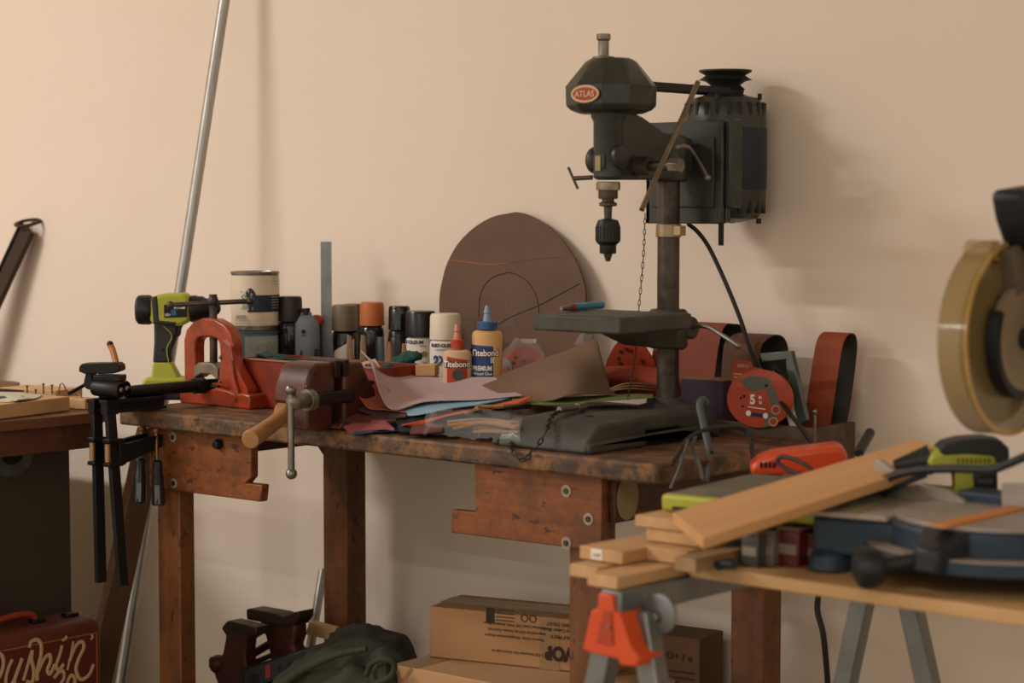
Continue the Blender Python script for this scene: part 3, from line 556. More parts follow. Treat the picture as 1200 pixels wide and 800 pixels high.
# ---- left table with an open cabinet below, its side toward the bench
XL = -.11
zt_ = X(105, 484, XL).z; yb_ = X(112, 484, XL).y; yb_ = max(yb_, -.6)
t = Thing('side_table', 'dark brown worktable at the left with a solid side panel, holding wood blocks', 'table', (XL - .35, yb_ - .6, 0))
b = t.w(); b.prism([(XL - 1.35, yb_ - .62), (XL, yb_ - .62), (XL, yb_), (XL - .45, yb_ + .02), (XL - .75, -.30), (XL - 1.35, -.30)], (0, 0, zt_ - .022), (1, 0, 0), (0, 1, 0), (0, 0, .022)); b.build('tabletop', wood('side_table_top', '#6d4327', '#46291a', None, 'y', rings=20), t, bev=.002)  # hidden left and back reach is shaped to shade the wall behind
b = t.w(); b.bb(XL - 1.3, XL - .012, yb_ - .60, yb_ - .01, zt_ - .075, zt_ - .022); b.build('apron', rail_w, t, bev=.002)
XQ = XL - .13; ypan = X(82, 600, XQ).y
b = t.w(); b.bb(XQ - .015, XQ, yb_ - .58, ypan, 0.0, zt_ - .075); b.build('side_panel', mat('brown_panel', '#3d3225', .7, var='#32291e', scale=6), t)
b = t.w(); b.bb(XL - 1.28, -.70, -.33, -.315, 0.0, zt_ - .023); b.build('shade_panel', mat('brown_panel', '#4b3c2c'), t)  # added panel, blocks light so the lower wall beyond it darkens
b = t.w(); b.bb(XL - 1.3, XL - 1.28, yb_ - .58, -.3, 0.0, zt_ - .075); b.build('side_panel', mat('brown_panel', '#4b3c2c'), t)
# saw blade hung on the panel
q = X(14, 528, XQ + .002); tt = Thing('toothed_disc', 'small dark toothed disc hanging on the side panel of the left table', 'saw blade', q)
pts = []
for k in range(48):
    a = 2 * PI * k / 48; pts.append((.052 * math.cos(a), .052 * math.sin(a))); pts.append((.058 * math.cos(a + .05), .058 * math.sin(a + .05)))
b = tt.w(); b.prism(pts, (XQ + .0005, q.y, q.z), (0, 1, 0), (0, 0, 1), (.002, 0, 0)); b.build('blade_disc', mat('blade_grey', '#5b5f57', .5, .5, var='#3f423d', scale=20), tt)
b = tt.w(); b.prism([(.03 * math.cos(2 * PI * k / 24), .03 * math.sin(2 * PI * k / 24)) for k in range(24)], (XQ + .0025, q.y, q.z), (0, 1, 0), (0, 0, 1), (.001, 0, 0)); b.build('center_label', blackm, tt)
# wood blocks on the table
def ydir_block(pxa, pya, pxb, pyb, h, wdt, name, lab, cat, m, z0, extra=None, **k):
    a = Z(pxa, pya, z0); c = Z(pxb, pyb, z0); d = (c - a); d.z = 0; n_ = Vector((-d.y, d.x, 0)).normalized() * wdt
    b = B(); up = Vector((0, 0, h)); b.hexa([a, c, c + n_, a + n_, a + up, c + up, c + n_ + up, a + n_ + up]); return one(b, name, m, lab, cat, bev=.002, **k), a, c, n_
ydir_block(-70, 500, 82, 481, .030, .22, 'pine_block', 'thick pale pine plank lying on the left table, nearest the room', 'wood block', pine_y, zt_ + .001)
ydir_block(66, 477, 97, 473, .036, .16, 'pine_offcut', 'pine offcut on the left table behind the thick pale plank', 'wood block', pine_y, zt_ + .001)
ydir_block(100, 480, 118, 478, .022, .08, 'pine_scrap', 'small pine scrap at the right corner of the left table beside the clamps', 'wood block', pine_y, zt_ + .001)
zb1 = zt_ + .031
t = Thing('parts_card', 'pale printed card lying on the thick pine plank', 'card', Z(15, 467, zb1))
b = t.w(); b.patch([[Z(-30, 470, zb1 + .001), Z(-10, 459, zb1 + .003), Z(-5, 457, zb1 + .001)], [Z(10, 471, zb1 + .001), Z(20, 466, zb1 + .008), Z(25, 460, zb1 + .002)], [Z(18, 470, zb1 + .001), Z(40, 467, zb1 + .003), Z(50, 463, zb1 + .001)]], .0012, 10, 10); b.build('sheet', mat('pale_card', '#b9b6a0', .6), t)
b = t.w(); b.patch([[Z(-6, 466, zb1 + .006), Z(-4, 464, zb1 + .006)], [Z(27, 466, zb1 + .007), Z(28, 464, zb1 + .007)]], .001, 4, 2); b.build('print', mat('dark_teal_ink', '#26423f', .6), t)
for i, (px, h, lab) in enumerate(((32, .017, 'short dark screw standing on the left table, leftmost of the row by the wall'), (42, .009, 'shortest dark screw standing on the left table, second in the row'), (51, .022, 'tallest dark screw standing on the left table, third in the row'), (61, .019, 'dark screw standing on the left table, last in the row before the wire loop'))):
    q = Z(px, 464, zt_ + .038) if False else Z(px, 461, zb1); t = Thing('wood_screw', lab, 'screw', q, 0, 'screws standing on the left table')
    b = t.b(); b.lathe([(.0016, 0), (.0016, h - .003)], n=8); b.build('shank', rust, t); b = t.b(); b.lathe([(.0016, h - .003), (.0036, h), (0, h)], n=10); b.build('head', blackm, t)
b = B(); b.tube([Z(69, 462, zb1), W(70, 452, Z(69, 462, zb1).y), W(73, 449, Z(69, 462, zb1).y), W(76, 453, Z(69, 462, zb1).y), Z(78, 457, zb1 + .006), Z(88, 458, zb1 + .006), Z(96, 466, zb1)], .0013, n=6); one(b, 'wire_loop', dsteel, 'bent thin wire lying on the pine offcut of the left table', 'wire')
b = B(); q = Z(10, 458, zb1); b.tube([Z(-25, 458, zb1 + .006), Z(0, 457, zb1 + .007), Z(28, 458, zb1 + .004)], [.006, .002], n=10); one(b, 'carving_tool', mat('brown_handle', '#4b3323', .5), 'dark brown tapered tool handle lying at the back of the left table', 'tool')

# ---- red suitcase below the left table
XS = -.085
sa, sb = X(-40, 745, XS), X(119, 735, XS); szt = (sa.z + sb.z) / 2 + .0; sy1 = X(122, 735, XS).y; sy0 = sy1 - .42; sx0 = XS - .14
t = Thing('suitcase', 'red-brown suitcase with cream script lettering standing under the left table', 'suitcase', (XS - .07, (sy0 + sy1) / 2, 0))
szt = X(100, 728, XS - .0).z; SH = szt - .0
b = t.w(); b.bb(sx0, XS, sy0, sy1, .0, szt); b.build('case', mat('suitcase_red', '#5f2813', .6, var='#45190c', scale=10), t, bev=.022, seg=4)
fz1 = szt - .022
b = t.w(); b.bb(XS, XS + .002, sy0 + .02, sy1 - .02, .05, fz1 - .004); fp = b.build('face_panel', mat('suitcase_dark_red', '#54190b', .6), t)
b = t.w()
rect = [(sy0 + .02, fz1 - .004), (sy1 - .02, fz1 - .004), (sy1 - .02, .05), (sy0 + .02, .05)]
b.ring([(y, z) for y, z in rect], [(y + (.003 if y < (sy0 + sy1) / 2 else -.003), z + (-.003 if z > .1 else .003)) for y, z in rect], (XS + .002, 0, 0), (0, 1, 0), (0, 0, 1), (.0008, 0, 0)); b.build('face_border', mat('suitcase_line', '#93502a', .6), fp)
creams = mat('script_cream', '#b39870', .6)
def sw(px, py): return X(px, py, XS + .003)
def stroke(pts, r=.0052):
    b = t.w(); P = catmull([sw(x, y) for x, y in pts], 8); b.tube(P, r, n=6, sm=0)
    for v in b.bm.verts: v.co.x = (v.co.x + t.M.translation.x - XS) * .25 + XS - t.M.translation.x + .002
    b.build('lettering', creams, fp)
k = 1 / 7.275
for s_ in ([(-50, 640), (-20, 560), (20, 570), (30, 640), (10, 720), (-30, 790)], [(105, 600), (70, 680), (50, 770), (60, 830), (110, 800), (150, 700), (190, 590)], [(190, 590), (150, 700), (125, 790), (150, 830)], [(200, 780), (240, 640), (275, 525), (270, 600), (290, 700), (275, 790), (225, 790)],
           [(250, 500), (265, 450), (315, 432), (350, 470), (350, 560), (320, 690), (318, 780)], [(320, 720), (380, 590), (425, 560), (430, 620), (405, 690), (430, 720), (470, 640)], [(530, 480), (510, 560), (480, 650), (500, 690), (545, 640)], [(530, 435), (555, 425), (570, 400)], [(625, 445), (610, 540), (575, 690)], [(590, 620), (650, 480), (700, 450), (715, 500), (670, 600), (650, 690), (690, 770), (760, 730), (800, 640)], [(780, 385), (790, 405), (775, 430)],
           [(460, 760), (500, 710), (540, 700), (545, 760), (510, 820)], [(560, 840), (600, 740), (640, 760), (630, 840)]):
    stroke([(x * k, 690 + y * k) for x, y in s_], .0042 if len(s_) > 3 else .003)
b = t.w(); hq = [X(-20, 724, XS - .07), X(0, 719, XS - .07), X(25, 717, XS - .07), X(40, 720, XS - .07)]; zt2 = szt
b.tube([(XS - .07, X(-15, 720, XS - .07).y, zt2), (XS - .07, X(-10, 720, XS - .07).y, zt2 + .014), (XS - .07, X(15, 720, XS - .07).y, zt2 + .022), (XS - .07, X(36, 720, XS - .07).y, zt2 + .018), (XS - .07, X(42, 720, XS - .07).y, zt2)], .007, n=10); b.build('handle', mat('handle_red', '#8a2f16', .5), t)
for px in (43, 82):
    y_ = X(px, 718, XS - .07).y; b = t.w(); b.bb(XS - .082, XS - .058, y_ - .016, y_ + .016, zt2 - .001, zt2 + .008); b.build('latch', blackm, t, bev=.003)

# ================================================================== BENCH TOP ITEMS
ZT = BZ - .036     # floor of the tool tray
def can(px, wpx, ytop, ycap, Y, z0, lab, name, capm, bodym, band_=None, domed=True, capw=None, group=None, neck=True, cat='spray can'):
    """spray can on the place under column px at depth Y; sizes follow from its own distance"""
    q = W(px, ycap, Y); s_ = (W(px + wpx / 2, ycap, Y) - W(px - wpx / 2, ycap, Y)).length * .75; zt = W(px, ytop, Y).z; zc = q.z
    R_ = wpx / F * ((Vector((q.x, Y, q.z)) - C).dot(FV)) / 2; cr = R_ if capw is None else R_ * capw
    t = Thing(name, lab, cat, (q.x, Y, z0), 0, group); zt -= z0; zc -= z0
    b = t.b(); b.lathe([(cr, zc), (cr, zc + .004), (cr * .97, zt - .006), (cr * .9, zt - .001), (cr * .8, zt), (0, zt)], n=32); b.build('cap', capm, t)
    b = t.b(); b.lathe([(R_ * .93, 0), (R_, .003), (R_, zc - .016), (R_ * .96, zc - .006), (R_ * .8, zc - .001), (R_ * .5, zc), (0, zc)], n=32); bo = b.build('can', bodym, t)
    return t, R_, zc, bo
va = math.atan2((C.y + .1), (C.x - .3))      # direction from the back of the bench to the camera
taupe = mat('taupe_cap', '#6b5d49', .5); dbrown = mat('dark_brown_cap', '#241a14', .45); ocap = mat('orange_cap', '#b5622c', .5)
gblack = mat('gloss_black', '#18181a', .15, coat=.3); wcap = mat('white_cap', '#ddd0ba', .5); blk = mat('black_cap', '#1c1817', .3)
def camang(t): v_ = C - t.o.location; return math.atan2(v_.y, v_.x)
def paper(t, R_, z0, z1, da0, da1, m, name='label', par=None, shape=None, t_=.0006):
    a = camang(t); b = t.b(); band(b, R_ + .0002, z0, z1, a + da0, a + da1, t=t_, shape=shape); return b.build(name, m, par or t)
def lab_text(t, R_, s, size, da, z, m, par, **k):
    a = camang(t) + da; d = Vector((math.cos(a), math.sin(a), 0)); u = Vector((-d.y, d.x, 0))
    return text(s, size, d * (R_ + .0009) + Vector((0, 0, z)), u, (0, 0, 1), m, par, Matrix.Identity(4), bend=R_ + .0009, **k)
# quart paint cans, one on the other
q = Z(300, 463, BZ); s_ = F / ((Vector((q.x, q.y, BZ)) - C).dot(FV)); Rc = 28.3 / s_; zmid = W(300, 386, q.y).z - BZ; ztop = W(300, 318, q.y).z - BZ
def paintcan(lab, z0, h, bodym, rimm):
    t = Thing('paint_can', lab, 'paint can', (q.x, q.y, BZ + z0), 0)
    b = t.b(); b.lathe([(Rc - .002, 0), (Rc, .001), (Rc, .005), (Rc - .0015, .006), (Rc - .0015, h - .006), (Rc, h - .005), (Rc + .0005, h), (Rc - .004, h + .0005), (Rc - .006, h - .004), (0, h - .004)], n=48); bo = b.build('can', rimm, t, ang=25)
    b = t.b(); b.lathe([(Rc - .012, h - .004), (Rc - .013, h - .001), (Rc - .016, h - .001), (Rc - .017, h - .005), (0, h - .005)], n=48); b.build('lid', steel, t, ang=25)
    return t, bo
t, bo = paintcan('cream labelled paint can with dark navy band, stacked on the blue-grey can', zmid + .001, ztop - zmid - .001, None, steel); h = ztop - zmid
pw = paper(t, Rc - .0012, .010, h - .009, -PI, PI - .01, mat('can_cream', '#dccdb6', .55, var='#cdbb9f', scale=20), t_=.0008)
paper(t, Rc - .0006, h * .33, h * .60, -.32, 1.6, navy, 'navy_band', pw, shape=lambda f: (h * .31, h * .60))
paper(t, Rc - .0004, 0, 0, -.42, .16, navy, 'navy_blot', pw, shape=lambda f: (h * (.55 - .12 * math.sin(f * 3)), h * (.60 + .12 * math.sin(PI * min(1, f * 1.3)) ** .7 if f < .77 else .60)))
for k in range(46):
    a_ = -.62 + .5 * random.random(); zz_ = h * (.34 + .32 * random.random()); paper(t, Rc, zz_, zz_ + .002 + .003 * random.random(), a_, a_ + .03 + .05 * random.random(), mat('label_grey', '#8d8b82', .6) if k % 3 else mat('label_pale', '#c9c2b2', .6), 'label_mark', pw, t_=.0007)
lab_text(t, Rc, 'ARIEL', .013, -.62, h * .19, mat('label_grey', '#8d8b82'), pw)
for k in range(5): paper(t, Rc, h * .37 + k * .006, h * .37 + k * .006 + .002, .72, 1.25, mat('label_grey', '#8d8b82'), 'small_print', pw, t_=.0007)
for k in range(4): paper(t, Rc - .0004, h * .78 + k * .006, h * .78 + k * .006 + .0013, .72, 1.2, mat('label_tan', '#a79a84', .6), 'small_print', pw, t_=.0006)
for k in range(2): paper(t, Rc - .0004, h * .16 + k * .006 - .006, h * .16 + k * .006 - .005, -1.0, -.2, mat('label_tan', '#a79a84'), 'small_print', pw, t_=.0006)
t, bo = paintcan('blue-grey paint can at the bottom of the stack, with pale worn label', 0, zmid, None, mat('can_bluegrey', '#5c6e6e', .45, .3, var='#46575a', scale=14)); h = zmid
pw = paper(t, Rc - .001, .02, h - .012, -.45, 1.15, mat('worn_label', '#9ea39c', .6, var='#7b8583', scale=30), t_=.0008)
for k in range(3): paper(t, Rc, h * .56 - k * .008, h * .56 - k * .008 + .0045, -.25 + k * .03, .95, mat('label_red', '#a4533b', .6), 'red_print', pw, t_=.0006)
lab_text(t, Rc, 'LATEX', .02, .3, h * .70, mat('label_grey', '#8d8b82'), pw)

# spray cans in the back of the bench
can(340, 29, 347, 376, -.215, BZ, 'spray can with dark brown cap and red ring, half hidden by the paint cans', 'spray_can', dbrown, gblack)[0]
t, R_, zc, bo = can(404, 31, 357, 387, -.115, ZT, 'spray can with taupe cap and black body, beside the metal channel', 'spray_can', taupe, gblack)
paper(t, R_, .0, zc - .03, -.9, .75, white_p, shape=lambda f: (.02, zc - .045 + .028 * f)); lab_text(t, R_, 'UM', .016, .3, zc - .083, navy, t, bold=.0004)
can(413, 24, 356, 384, -.085, ZT, 'second taupe-capped spray can, tucked behind the nearer taupe one', 'spray_can', mat('taupe_cap_dark', '#5d5040', .5), gblack)
can(436, 29, 354, 381, -.115, ZT, 'spray can with matte orange cap and glossy black body', 'spray_can', ocap, gblack)
t, R_, zc, bo = can(468, 26, 358, 386, -.085, ZT, 'spray can with glossy black cap and grey-black domed body', 'spray_can', gblack, mat('gunmetal_can', '#2c2d2d', .3, .5))
b = t.b(); b.lathe([(R_ * 1.12, 0), (R_ * 1.12, zc - .03), (R_ * 1.0, zc - .016), (R_ * .75, zc - .003), (0, zc)], n=28); b.build('shoulder', mat('gunmetal_can', '#2c2d2d'), t)
t, R_, zc, bo = can(493, 36, 364, 394, -.115, ZT, 'spray can with wide black cap and white label, left of the white-capped can', 'spray_can', blk, white_p)
lab_text(t, R_, 'RUST-OLEUM', .0105, -.75, zc - .014, inkm, bo, bold=.0003); lab_text(t, R_, 'ENAMEL', .004, .15, zc - .02, inkm, bo)
a = camang(t) + .25; d = Vector((math.cos(a), math.sin(a), 0)); b = t.b(); b.lathe([(.0068, 0), (.0068, .001), (0, .001)], d * (R_ - .0002) + Vector((0, 0, zc - .036)), d, 20); b.build('seal', mat('gold_seal', '#a6813f', .5), bo)
lab_text(t, R_, 'III', .012, .25, zc - .062, mat('blue_ink', '#244e78', .6), bo, bold=.0004)
lab_text(t, R_, '2X', .022, -.85, zc - .062, mat('blue_ink', '#244e78'), bo, bold=.001)
t, R_, zc, bo = can(522, 37, 367, 397, -.15, ZT, 'spray can with wide cream-white cap and white label, left of the glue bottles', 'spray_can', wcap, white_p)
lab_text(t, R_, 'RUST-OLEUM', .0095, -.18, zc - .015, inkm, bo, bold=.0004); lab_text(t, R_, 'PAINTER\'S TOUCH', .0042, -.12, zc - .022, mat('blue_ink', '#244e78'), bo)
lab_text(t, R_, '2X', .026, -.38, zc - .052, mat('blue_ink', '#244e78'), bo, bold=.0013, italic=.1)
# grey bottle with black cap, squat
q = W(359, 420, -.20); t = Thing('solvent_tin', 'grey plastic bottle with small black cap between the paint cans and the metal channel', 'bottle', (q.x, q.y, BZ))
Yq = -.20; g0 = BZ
def oval_prof(b, prof, o, sx, sy, n=28):
    R = []
    for r, z in prof: R.append([b.v((o[0] + r * sx * math.cos(2 * PI * i / n), o[1] + r * sy * math.sin(2 * PI * i / n), o[2] + z)) for i in range(n)])
    for A, D in zip(R, R[1:]):
        for i in range(n): b.face([A[i], A[(i + 1) % n], D[(i + 1) % n], D[i]])
    b.face(R[0][::-1]); b.face(R[-1]); return b
hz = lambda py: W(359, py, Yq).z - BZ
b = B(t.M.inverted() @ t.M @ Matrix.Rotation(TH, 4, 'Z')); oval_prof(b, [(.95, 0), (1, .004), (1, hz(386)), (.92, hz(378)), (.6, hz(371)), (.42, hz(369)), (.42, hz(366))], (0, 0, 0), .030, .018); b.build('bottle', mat('grey_plastic', '#6f747a', .45), t)
b = t.b(); b.lathe([(.009, hz(369)), (.009, hz(361)), (0, hz(361))], n=20); b.build('cap', blackp, t)
b = B(t.M.inverted() @ t.M @ Matrix.Rotation(TH, 4, 'Z')); b.cyl((-.004, -.0175, hz(388)), (-.004, -.0188, hz(388)), .005, n=12); b.bb(-.009, .001, -.0187, -.018, hz(393), hz(392)); b.build('printed_mark', inkm, t)
b = B(t.M.inverted() @ t.M @ Matrix.Rotation(TH, 4, 'Z')); b.prism([(-.014, 0), (-.004, 0), (-.007, .022), (-.009, .024)], (0, -.0275, hz(421)), (1, 0, 0), (0, 0, 1), (0, .003, 0)) ; b.bb(.020, .03, -.021, -.019, hz(418), hz(408)); b.build('label_edge', blackp, t)
q = W(371, 376, -.16); t = Thing('red_tool', 'red rounded plastic cap showing left of the metal channel', 'cap', (q.x, q.y, BZ)); b = t.w(); b.ball(q, .019, (1, .7, .75)); b.build('cap', mat('bright_red', '#a92e17', .4), t); b = t.w(); b.lathe([(.012, 0), (.012, q.z - BZ - .005)], (q.x, q.y, BZ), n=20); b.build('body', mat('yellow_blue_label', '#33405c', .5), t)
b = t.w(); b.lathe([(.0125, .045), (.0125, .058)], (q.x, q.y, BZ), n=20); b.build('yellow_band', mat('label_yellow', '#b5912e', .5), t)
# metal channel standing in the tray
q = W(383, 430, -.12); zt = W(383, 283, -.12).z; t = Thing('metal_channel', 'upright grey metal strut channel standing among the spray cans', 'metal channel', (q.x, -.12, ZT))
b = B(Matrix.Rotation(TH, 4, 'Z')); b.prism([(-.0115, -.010), (.0115, -.010), (.0115, .010), (.0085, .010), (.0085, -.007), (.002, -.007), (.002, -.0095), (-.002, -.0095), (-.002, -.007), (-.0085, -.007), (-.0085, .010), (-.0115, .010)], (0, 0, 0), (1, 0, 0), (0, 1, 0), (0, 0, zt - ZT)); b.build('channel', mat('channel_steel', '#8c9090', .4, .6, var='#6c7070', scale=30), t)
# wood shims standing
for i, (px, yt, w_, yb, lab) in enumerate(((410, 392, 15, 420, 'pale rough wooden shim standing by the taupe-capped can'), (426, 392, 14, 420, 'pale rough wooden shim standing below the orange-capped can'), (457, 400, 11, 421, 'orange-brown wooden peg standing left of the teal cloth'), (474, 402, 13, 421, 'orange-brown wooden peg rising from the teal cloth'))):
    Yi = -.25; q = W(px, yb + 12, Yi); a_ = W(px - w_ / 2, yb, Yi); c_ = W(px + w_ / 2, yb, Yi); top = W(px - 1, yt, Yi); hw = w_ / F * 4.4 / 2
    t = Thing('wooden_shim' if i < 2 else 'wooden_peg', lab, 'wood shim' if i < 2 else 'peg', (q.x, Yi, BZ)); b = B(Matrix.Rotation(TH - .1, 4, 'Z')); h_ = top.z - BZ
    b.hexa([(-hw, -.007, 0), (hw, -.007, 0), (hw, .007, 0), (-hw, .007, 0), (-hw * .35, -.004, h_), (hw * .3, -.004, h_ * .98), (hw * .3, .004, h_ * .98), (-hw * .35, .004, h_)]); b.build('wedge', wood('shim_wood', '#8f7450', '#5f4a30', None, 'z', rings=60) if i < 2 else wood('peg_wood', '#a8703f', '#7d4f2a', None, 'z', rings=50), t, bev=.0015)
b = B(); q = W(446, 400, -.22); b.bb(q.x - .006, q.x + .006, -.224, -.216, BZ, W(446, 395, -.22).z); one(b, 'steel_rule', mat('rule_grey', '#5d6b73', .4, .5), 'narrow blue-grey metal strip standing between the two pairs of wood pegs', 'strip')
# crumpled cloths
def crumple(name, lab, cat, pts, r, m, seed=0, Yt=None, squash=.6, amp=.35, fr=60, grp=None):
    b = B(); 
    for p, rr in zip(pts, r): b.ball(p, rr, (1.4, 1, squash), 20)
    o = one(b, name, m, lab, cat, grp); rm = o.modifiers.new('r', 'REMESH'); rm.mode = 'VOXEL'; rm.voxel_size = min(r) / 6; rm.use_smooth_shade = True
    tx = bpy.data.textures.new(name, 'CLOUDS'); tx.noise_scale = 1 / fr * 1.2; tx.noise_depth = 2; tx.contrast = 1.6
    dm = o.modifiers.new('d', 'DISPLACE'); dm.texture = tx; dm.strength = amp * sum(r) / len(r) * 2; dm.mid_level = .5; dm.texture_coords = 'GLOBAL'; return o
teal = mat('teal_cloth', '#164842', .8, var='#0e2e2c', scale=30, amt=.5)
b = B(); b.patch([[W(299, 416, -.34), W(312, 413, -.33), W(330, 416, -.33), W(352, 420, -.33)], [W(303, 420, -.38), W(318, 425, -.38), W(335, 423, -.38), W(350, 423, -.37)], [W(302, 415, -.41), W(318, 420, -.42), W(336, 420, -.41), W(346, 421, -.40)]], .003, 14, 20, wr=.004, wf=60); one(b, 'teal_rag', teal, 'dark teal rag lying across the red tool tray', 'rag')
crumple('teal_cloth', 'crumpled dark teal cloth behind the red bench vise, in front of the black-capped can', 'cloth', [W(458, 428, -.33), W(472, 424, -.31), W(482, 418, -.30), W(466, 438, -.34), W(484, 432, -.30)], [.014, .018, .016, .018, .018], teal)
# red-brown open tray behind the pipe vise
zq = BZ + .002
t = Thing('red_tool_tray', 'shallow red-brown metal tray lying behind the orange pipe vise', 'tray', Z(350, 455, BZ))
A_, B_ = W(283, 453, -.44), W(420, 437, -.44); ya, yb2 = -.45, -.335; xa, xb = W(276, 440, ya).x, W(442, 440, ya).x; ztr = W(340, 424, ya).z
redt = mat('tray_red', '#822c12', .45, var='#521b0c', scale=14, amt=.7)
b = t.w(); b.bb(xa, xb, ya, ya + .003, BZ, ztr); b.bb(xa, xb, yb2, yb2 + .003, BZ, ztr + .002); b.bb(xa, xa + .003, ya, yb2, BZ, ztr); b.bb(xb - .003, xb, ya, yb2, BZ, ztr); b.bb(xa, xb, ya, yb2, BZ, BZ + .003); b.build('tray', redt, t, bev=.001)
b = t.w(); b.bb(xa - .003, xb + .003, ya - .004, ya + .006, ztr - .001, ztr + .002); b.build('rim', mat('tray_rim', '#9c6a4c', .5), t)
b = t.w(); q = W(344, 431, ya - .004); b.ball(q, .010, (1, .3, .8)); b.build('latch', blackm, t)
for i, (p0, p1, r_, m_, nm, lb) in enumerate((((305, 457), (345, 452), .0045, blackm, 'screwdriver', 'thin black screwdriver lying in front of the red-brown tray'), ((308, 452), (340, 448), .002, dsteel, 'steel_rod', 'thin bright rod lying along the front of the red-brown tray'))):
    b = B(); b.cyl(Z(*p0, BZ + .0065 if i == 0 else BZ + .014), Z(*p1, BZ + .0065 if i == 0 else BZ + .014), r_, n=12); one(b, nm, m_, lb, 'tool')
crumple('black_pouch', 'small black pouch lying between the tray and the mallet', 'pouch', [Z(322, 462, BZ + .012), Z(338, 458, BZ + .012)], [.014, .013], mat('black_cloth', '#15171a', .6))

# ---- red bench vise
VX = W(345, 490, -.70).x + .012
def vxw(px, y): return W(px, 450, y)
t = Thing('bench_vise', 'worn red bench vise at the front edge of the workbench, its steel handle hanging down', 'vise', (VX, -.58, BZ))
vred = mat('vise_red', '#54210f', .4, .1, var='#2e1a16', scale=14, amt=.85, bump=.3, bscale=30, coat=.25); vdk = mat('vise_dark', '#33231e', .45, .5, var='#1f1613', scale=20)
hw = .043
zt1 = W(352, 419, -.62).z; zb1 = BZ + .004
# movable front jaw: curved casting
b = t.w(); prof = [(-.725, .052), (-.725, .06), (-.722, .085), (-.708, zt1 - BZ - .012), (-.69, zt1 - BZ), (-.645, zt1 - BZ), (-.645, .052)]
n0 = len(prof)
b.prism(prof, (VX - hw, 0, BZ), (0, 1, 0), (0, 0, 1), (2 * hw, 0, 0)); b.bb(VX - .005, VX + hw - .004, -.715, -.648, BZ + .004, BZ + .06); b.build('movable_jaw', vred, t, bev=.012, seg=4)
b = t.w(); b.bb(VX - hw - .006, VX + hw + .006, -.652, -.638, zt1 - .03, zt1 + .003); b.build('jaw_plate', vdk, t, bev=.002)
b = t.w(); b.bb(VX - hw - .006, VX + hw + .006, -.630, -.616, zt1 - .028, zt1 + .003); b.build('jaw_plate', vdk, t, bev=.002)
b = t.w(); b.prism([(-.625, .002), (-.625, zt1 - BZ - .002), (-.575, zt1 - BZ - .002), (-.555, .09), (-.54, .07), (-.53, .03), (-.53, 0)], (VX - hw, 0, BZ), (0, 1, 0), (0, 0, 1), (2 * hw, 0, 0)); b.build('fixed_jaw', vred, t, bev=.008, seg=3)
b = t.w(); b.bb(VX - .022, VX + .022, -.69, -.52, BZ + .05, BZ + .085); b.bb(VX + hw - .004, VX + hw + .004, -.69, -.60, BZ + .05, BZ + .075); b.build('slide_bar', vdk, t, bev=.004)
b = t.w(); b.bb(VX - .05, VX + .05, -.64, -.52, BZ, BZ + .014); b.build('base', vred, t, bev=.004)
sc_ = W(349, 470, -.755); 
b = t.w(); b.cyl((sc_.x, -.72, sc_.z), (sc_.x, -.735, sc_.z), .020, n=24); b.cyl((sc_.x, -.735, sc_.z), (sc_.x, -.765, sc_.z), .0145, n=20); b.ball((sc_.x, -.762, sc_.z), .0165); b.build('screw_head', dsteel, t, bev=.001)
hb_, ht_ = W(349, 555, -.765), W(348, 463, -.765)
b = t.w(); b.cyl((sc_.x, -.772, hb_.z), (sc_.x, -.772, sc_.z + .02), .0062, n=16); b.ball((sc_.x, -.772, hb_.z), .0105); b.ball((sc_.x, -.772, sc_.z + .022), .0105); b.build('handle', steel, t)
# ---- wooden mallet lying behind / under the vise screw
hA, hB = W(296, 512, -.80), Z(350, 476, BZ + .035); t = Thing('wooden_mallet', 'turned wooden mallet lying on the bench edge with its handle pointing out past the vise', 'mallet', Z(345, 478, BZ))
mal = wood('mallet_wood', '#a87848', '#7d5430', None, 'y', rings=30, rough=.5)
hd_ = Vector((Z(333, 472, BZ + .03).x, -.62, BZ + .031)); 
b = t.w(); b.tube([W(293, 515, -.82), W(318, 498, -.74), W(345, 476, -.68)], [.0175, .0125], n=18, sm=6); b.build('handle', mal, t, bev=.002)
b = t.w(); u = Vector((.9, .35, 0)).normalized(); c0 = W(337, 470, -.672); c0.z = BZ + .0245; b.lathe([(0, 0), (.020, 0), (.024, .004), (.024, .05), (.020, .055), (0, .055)], c0 - u * .020, u, 28); b.build('head', mal, t, bev=.001)

# ---- sheets of coloured sandpaper and felt
def sheet(name, lab, cat, net, m, th=.0014, nu=24, nv=24, **k):
    b = B(); b.patch([[W(*p) for p in r] for r in net], th, nu, nv, **k); return one(b, name, m, lab, cat)
mauve = mat('mauve_felt', '#b09a9a', .85, var='#a28c8e', scale=8, amt=.4); coral = mat('coral_paper', '#ad5c40', .8, var='#9c5038', scale=10, amt=.4)
sheet('mauve_sheet', 'large dusty mauve sheet with left tip curling up, topmost of the sheet pile', 'sheet', [
    [(423, 411, -.47), (440, 426, -.43), (450, 434, -.38), (500, 442, -.345), (540, 442, -.34), (580, 442, -.335)],
    [(430, 418, -.50), (444, 440, -.47), (470, 452, -.44), (510, 458, -.42), (560, 456, -.40), (596, 456, -.39)],
    [(436, 422, -.56), (446, 462, -.575), (462, 480, -.575), (500, 470, -.52), (560, 468, -.49), (612, 463, -.46)]], mauve, .0016)
sheet('coral_sheet', 'coral pink sheet fanned out under the mauve sheet', 'sheet', [
    [(421, 447, -.55), (440, 449, -.52), (448, 452, -.50), (456, 456, -.50)], [(421, 458, -.565), (437, 466, -.55), (452, 474, -.54), (470, 478, -.53)],
    [(419, 462, -.585), (432, 478, -.58), (452, 480, -.57), (476, 483, -.565)]], coral)
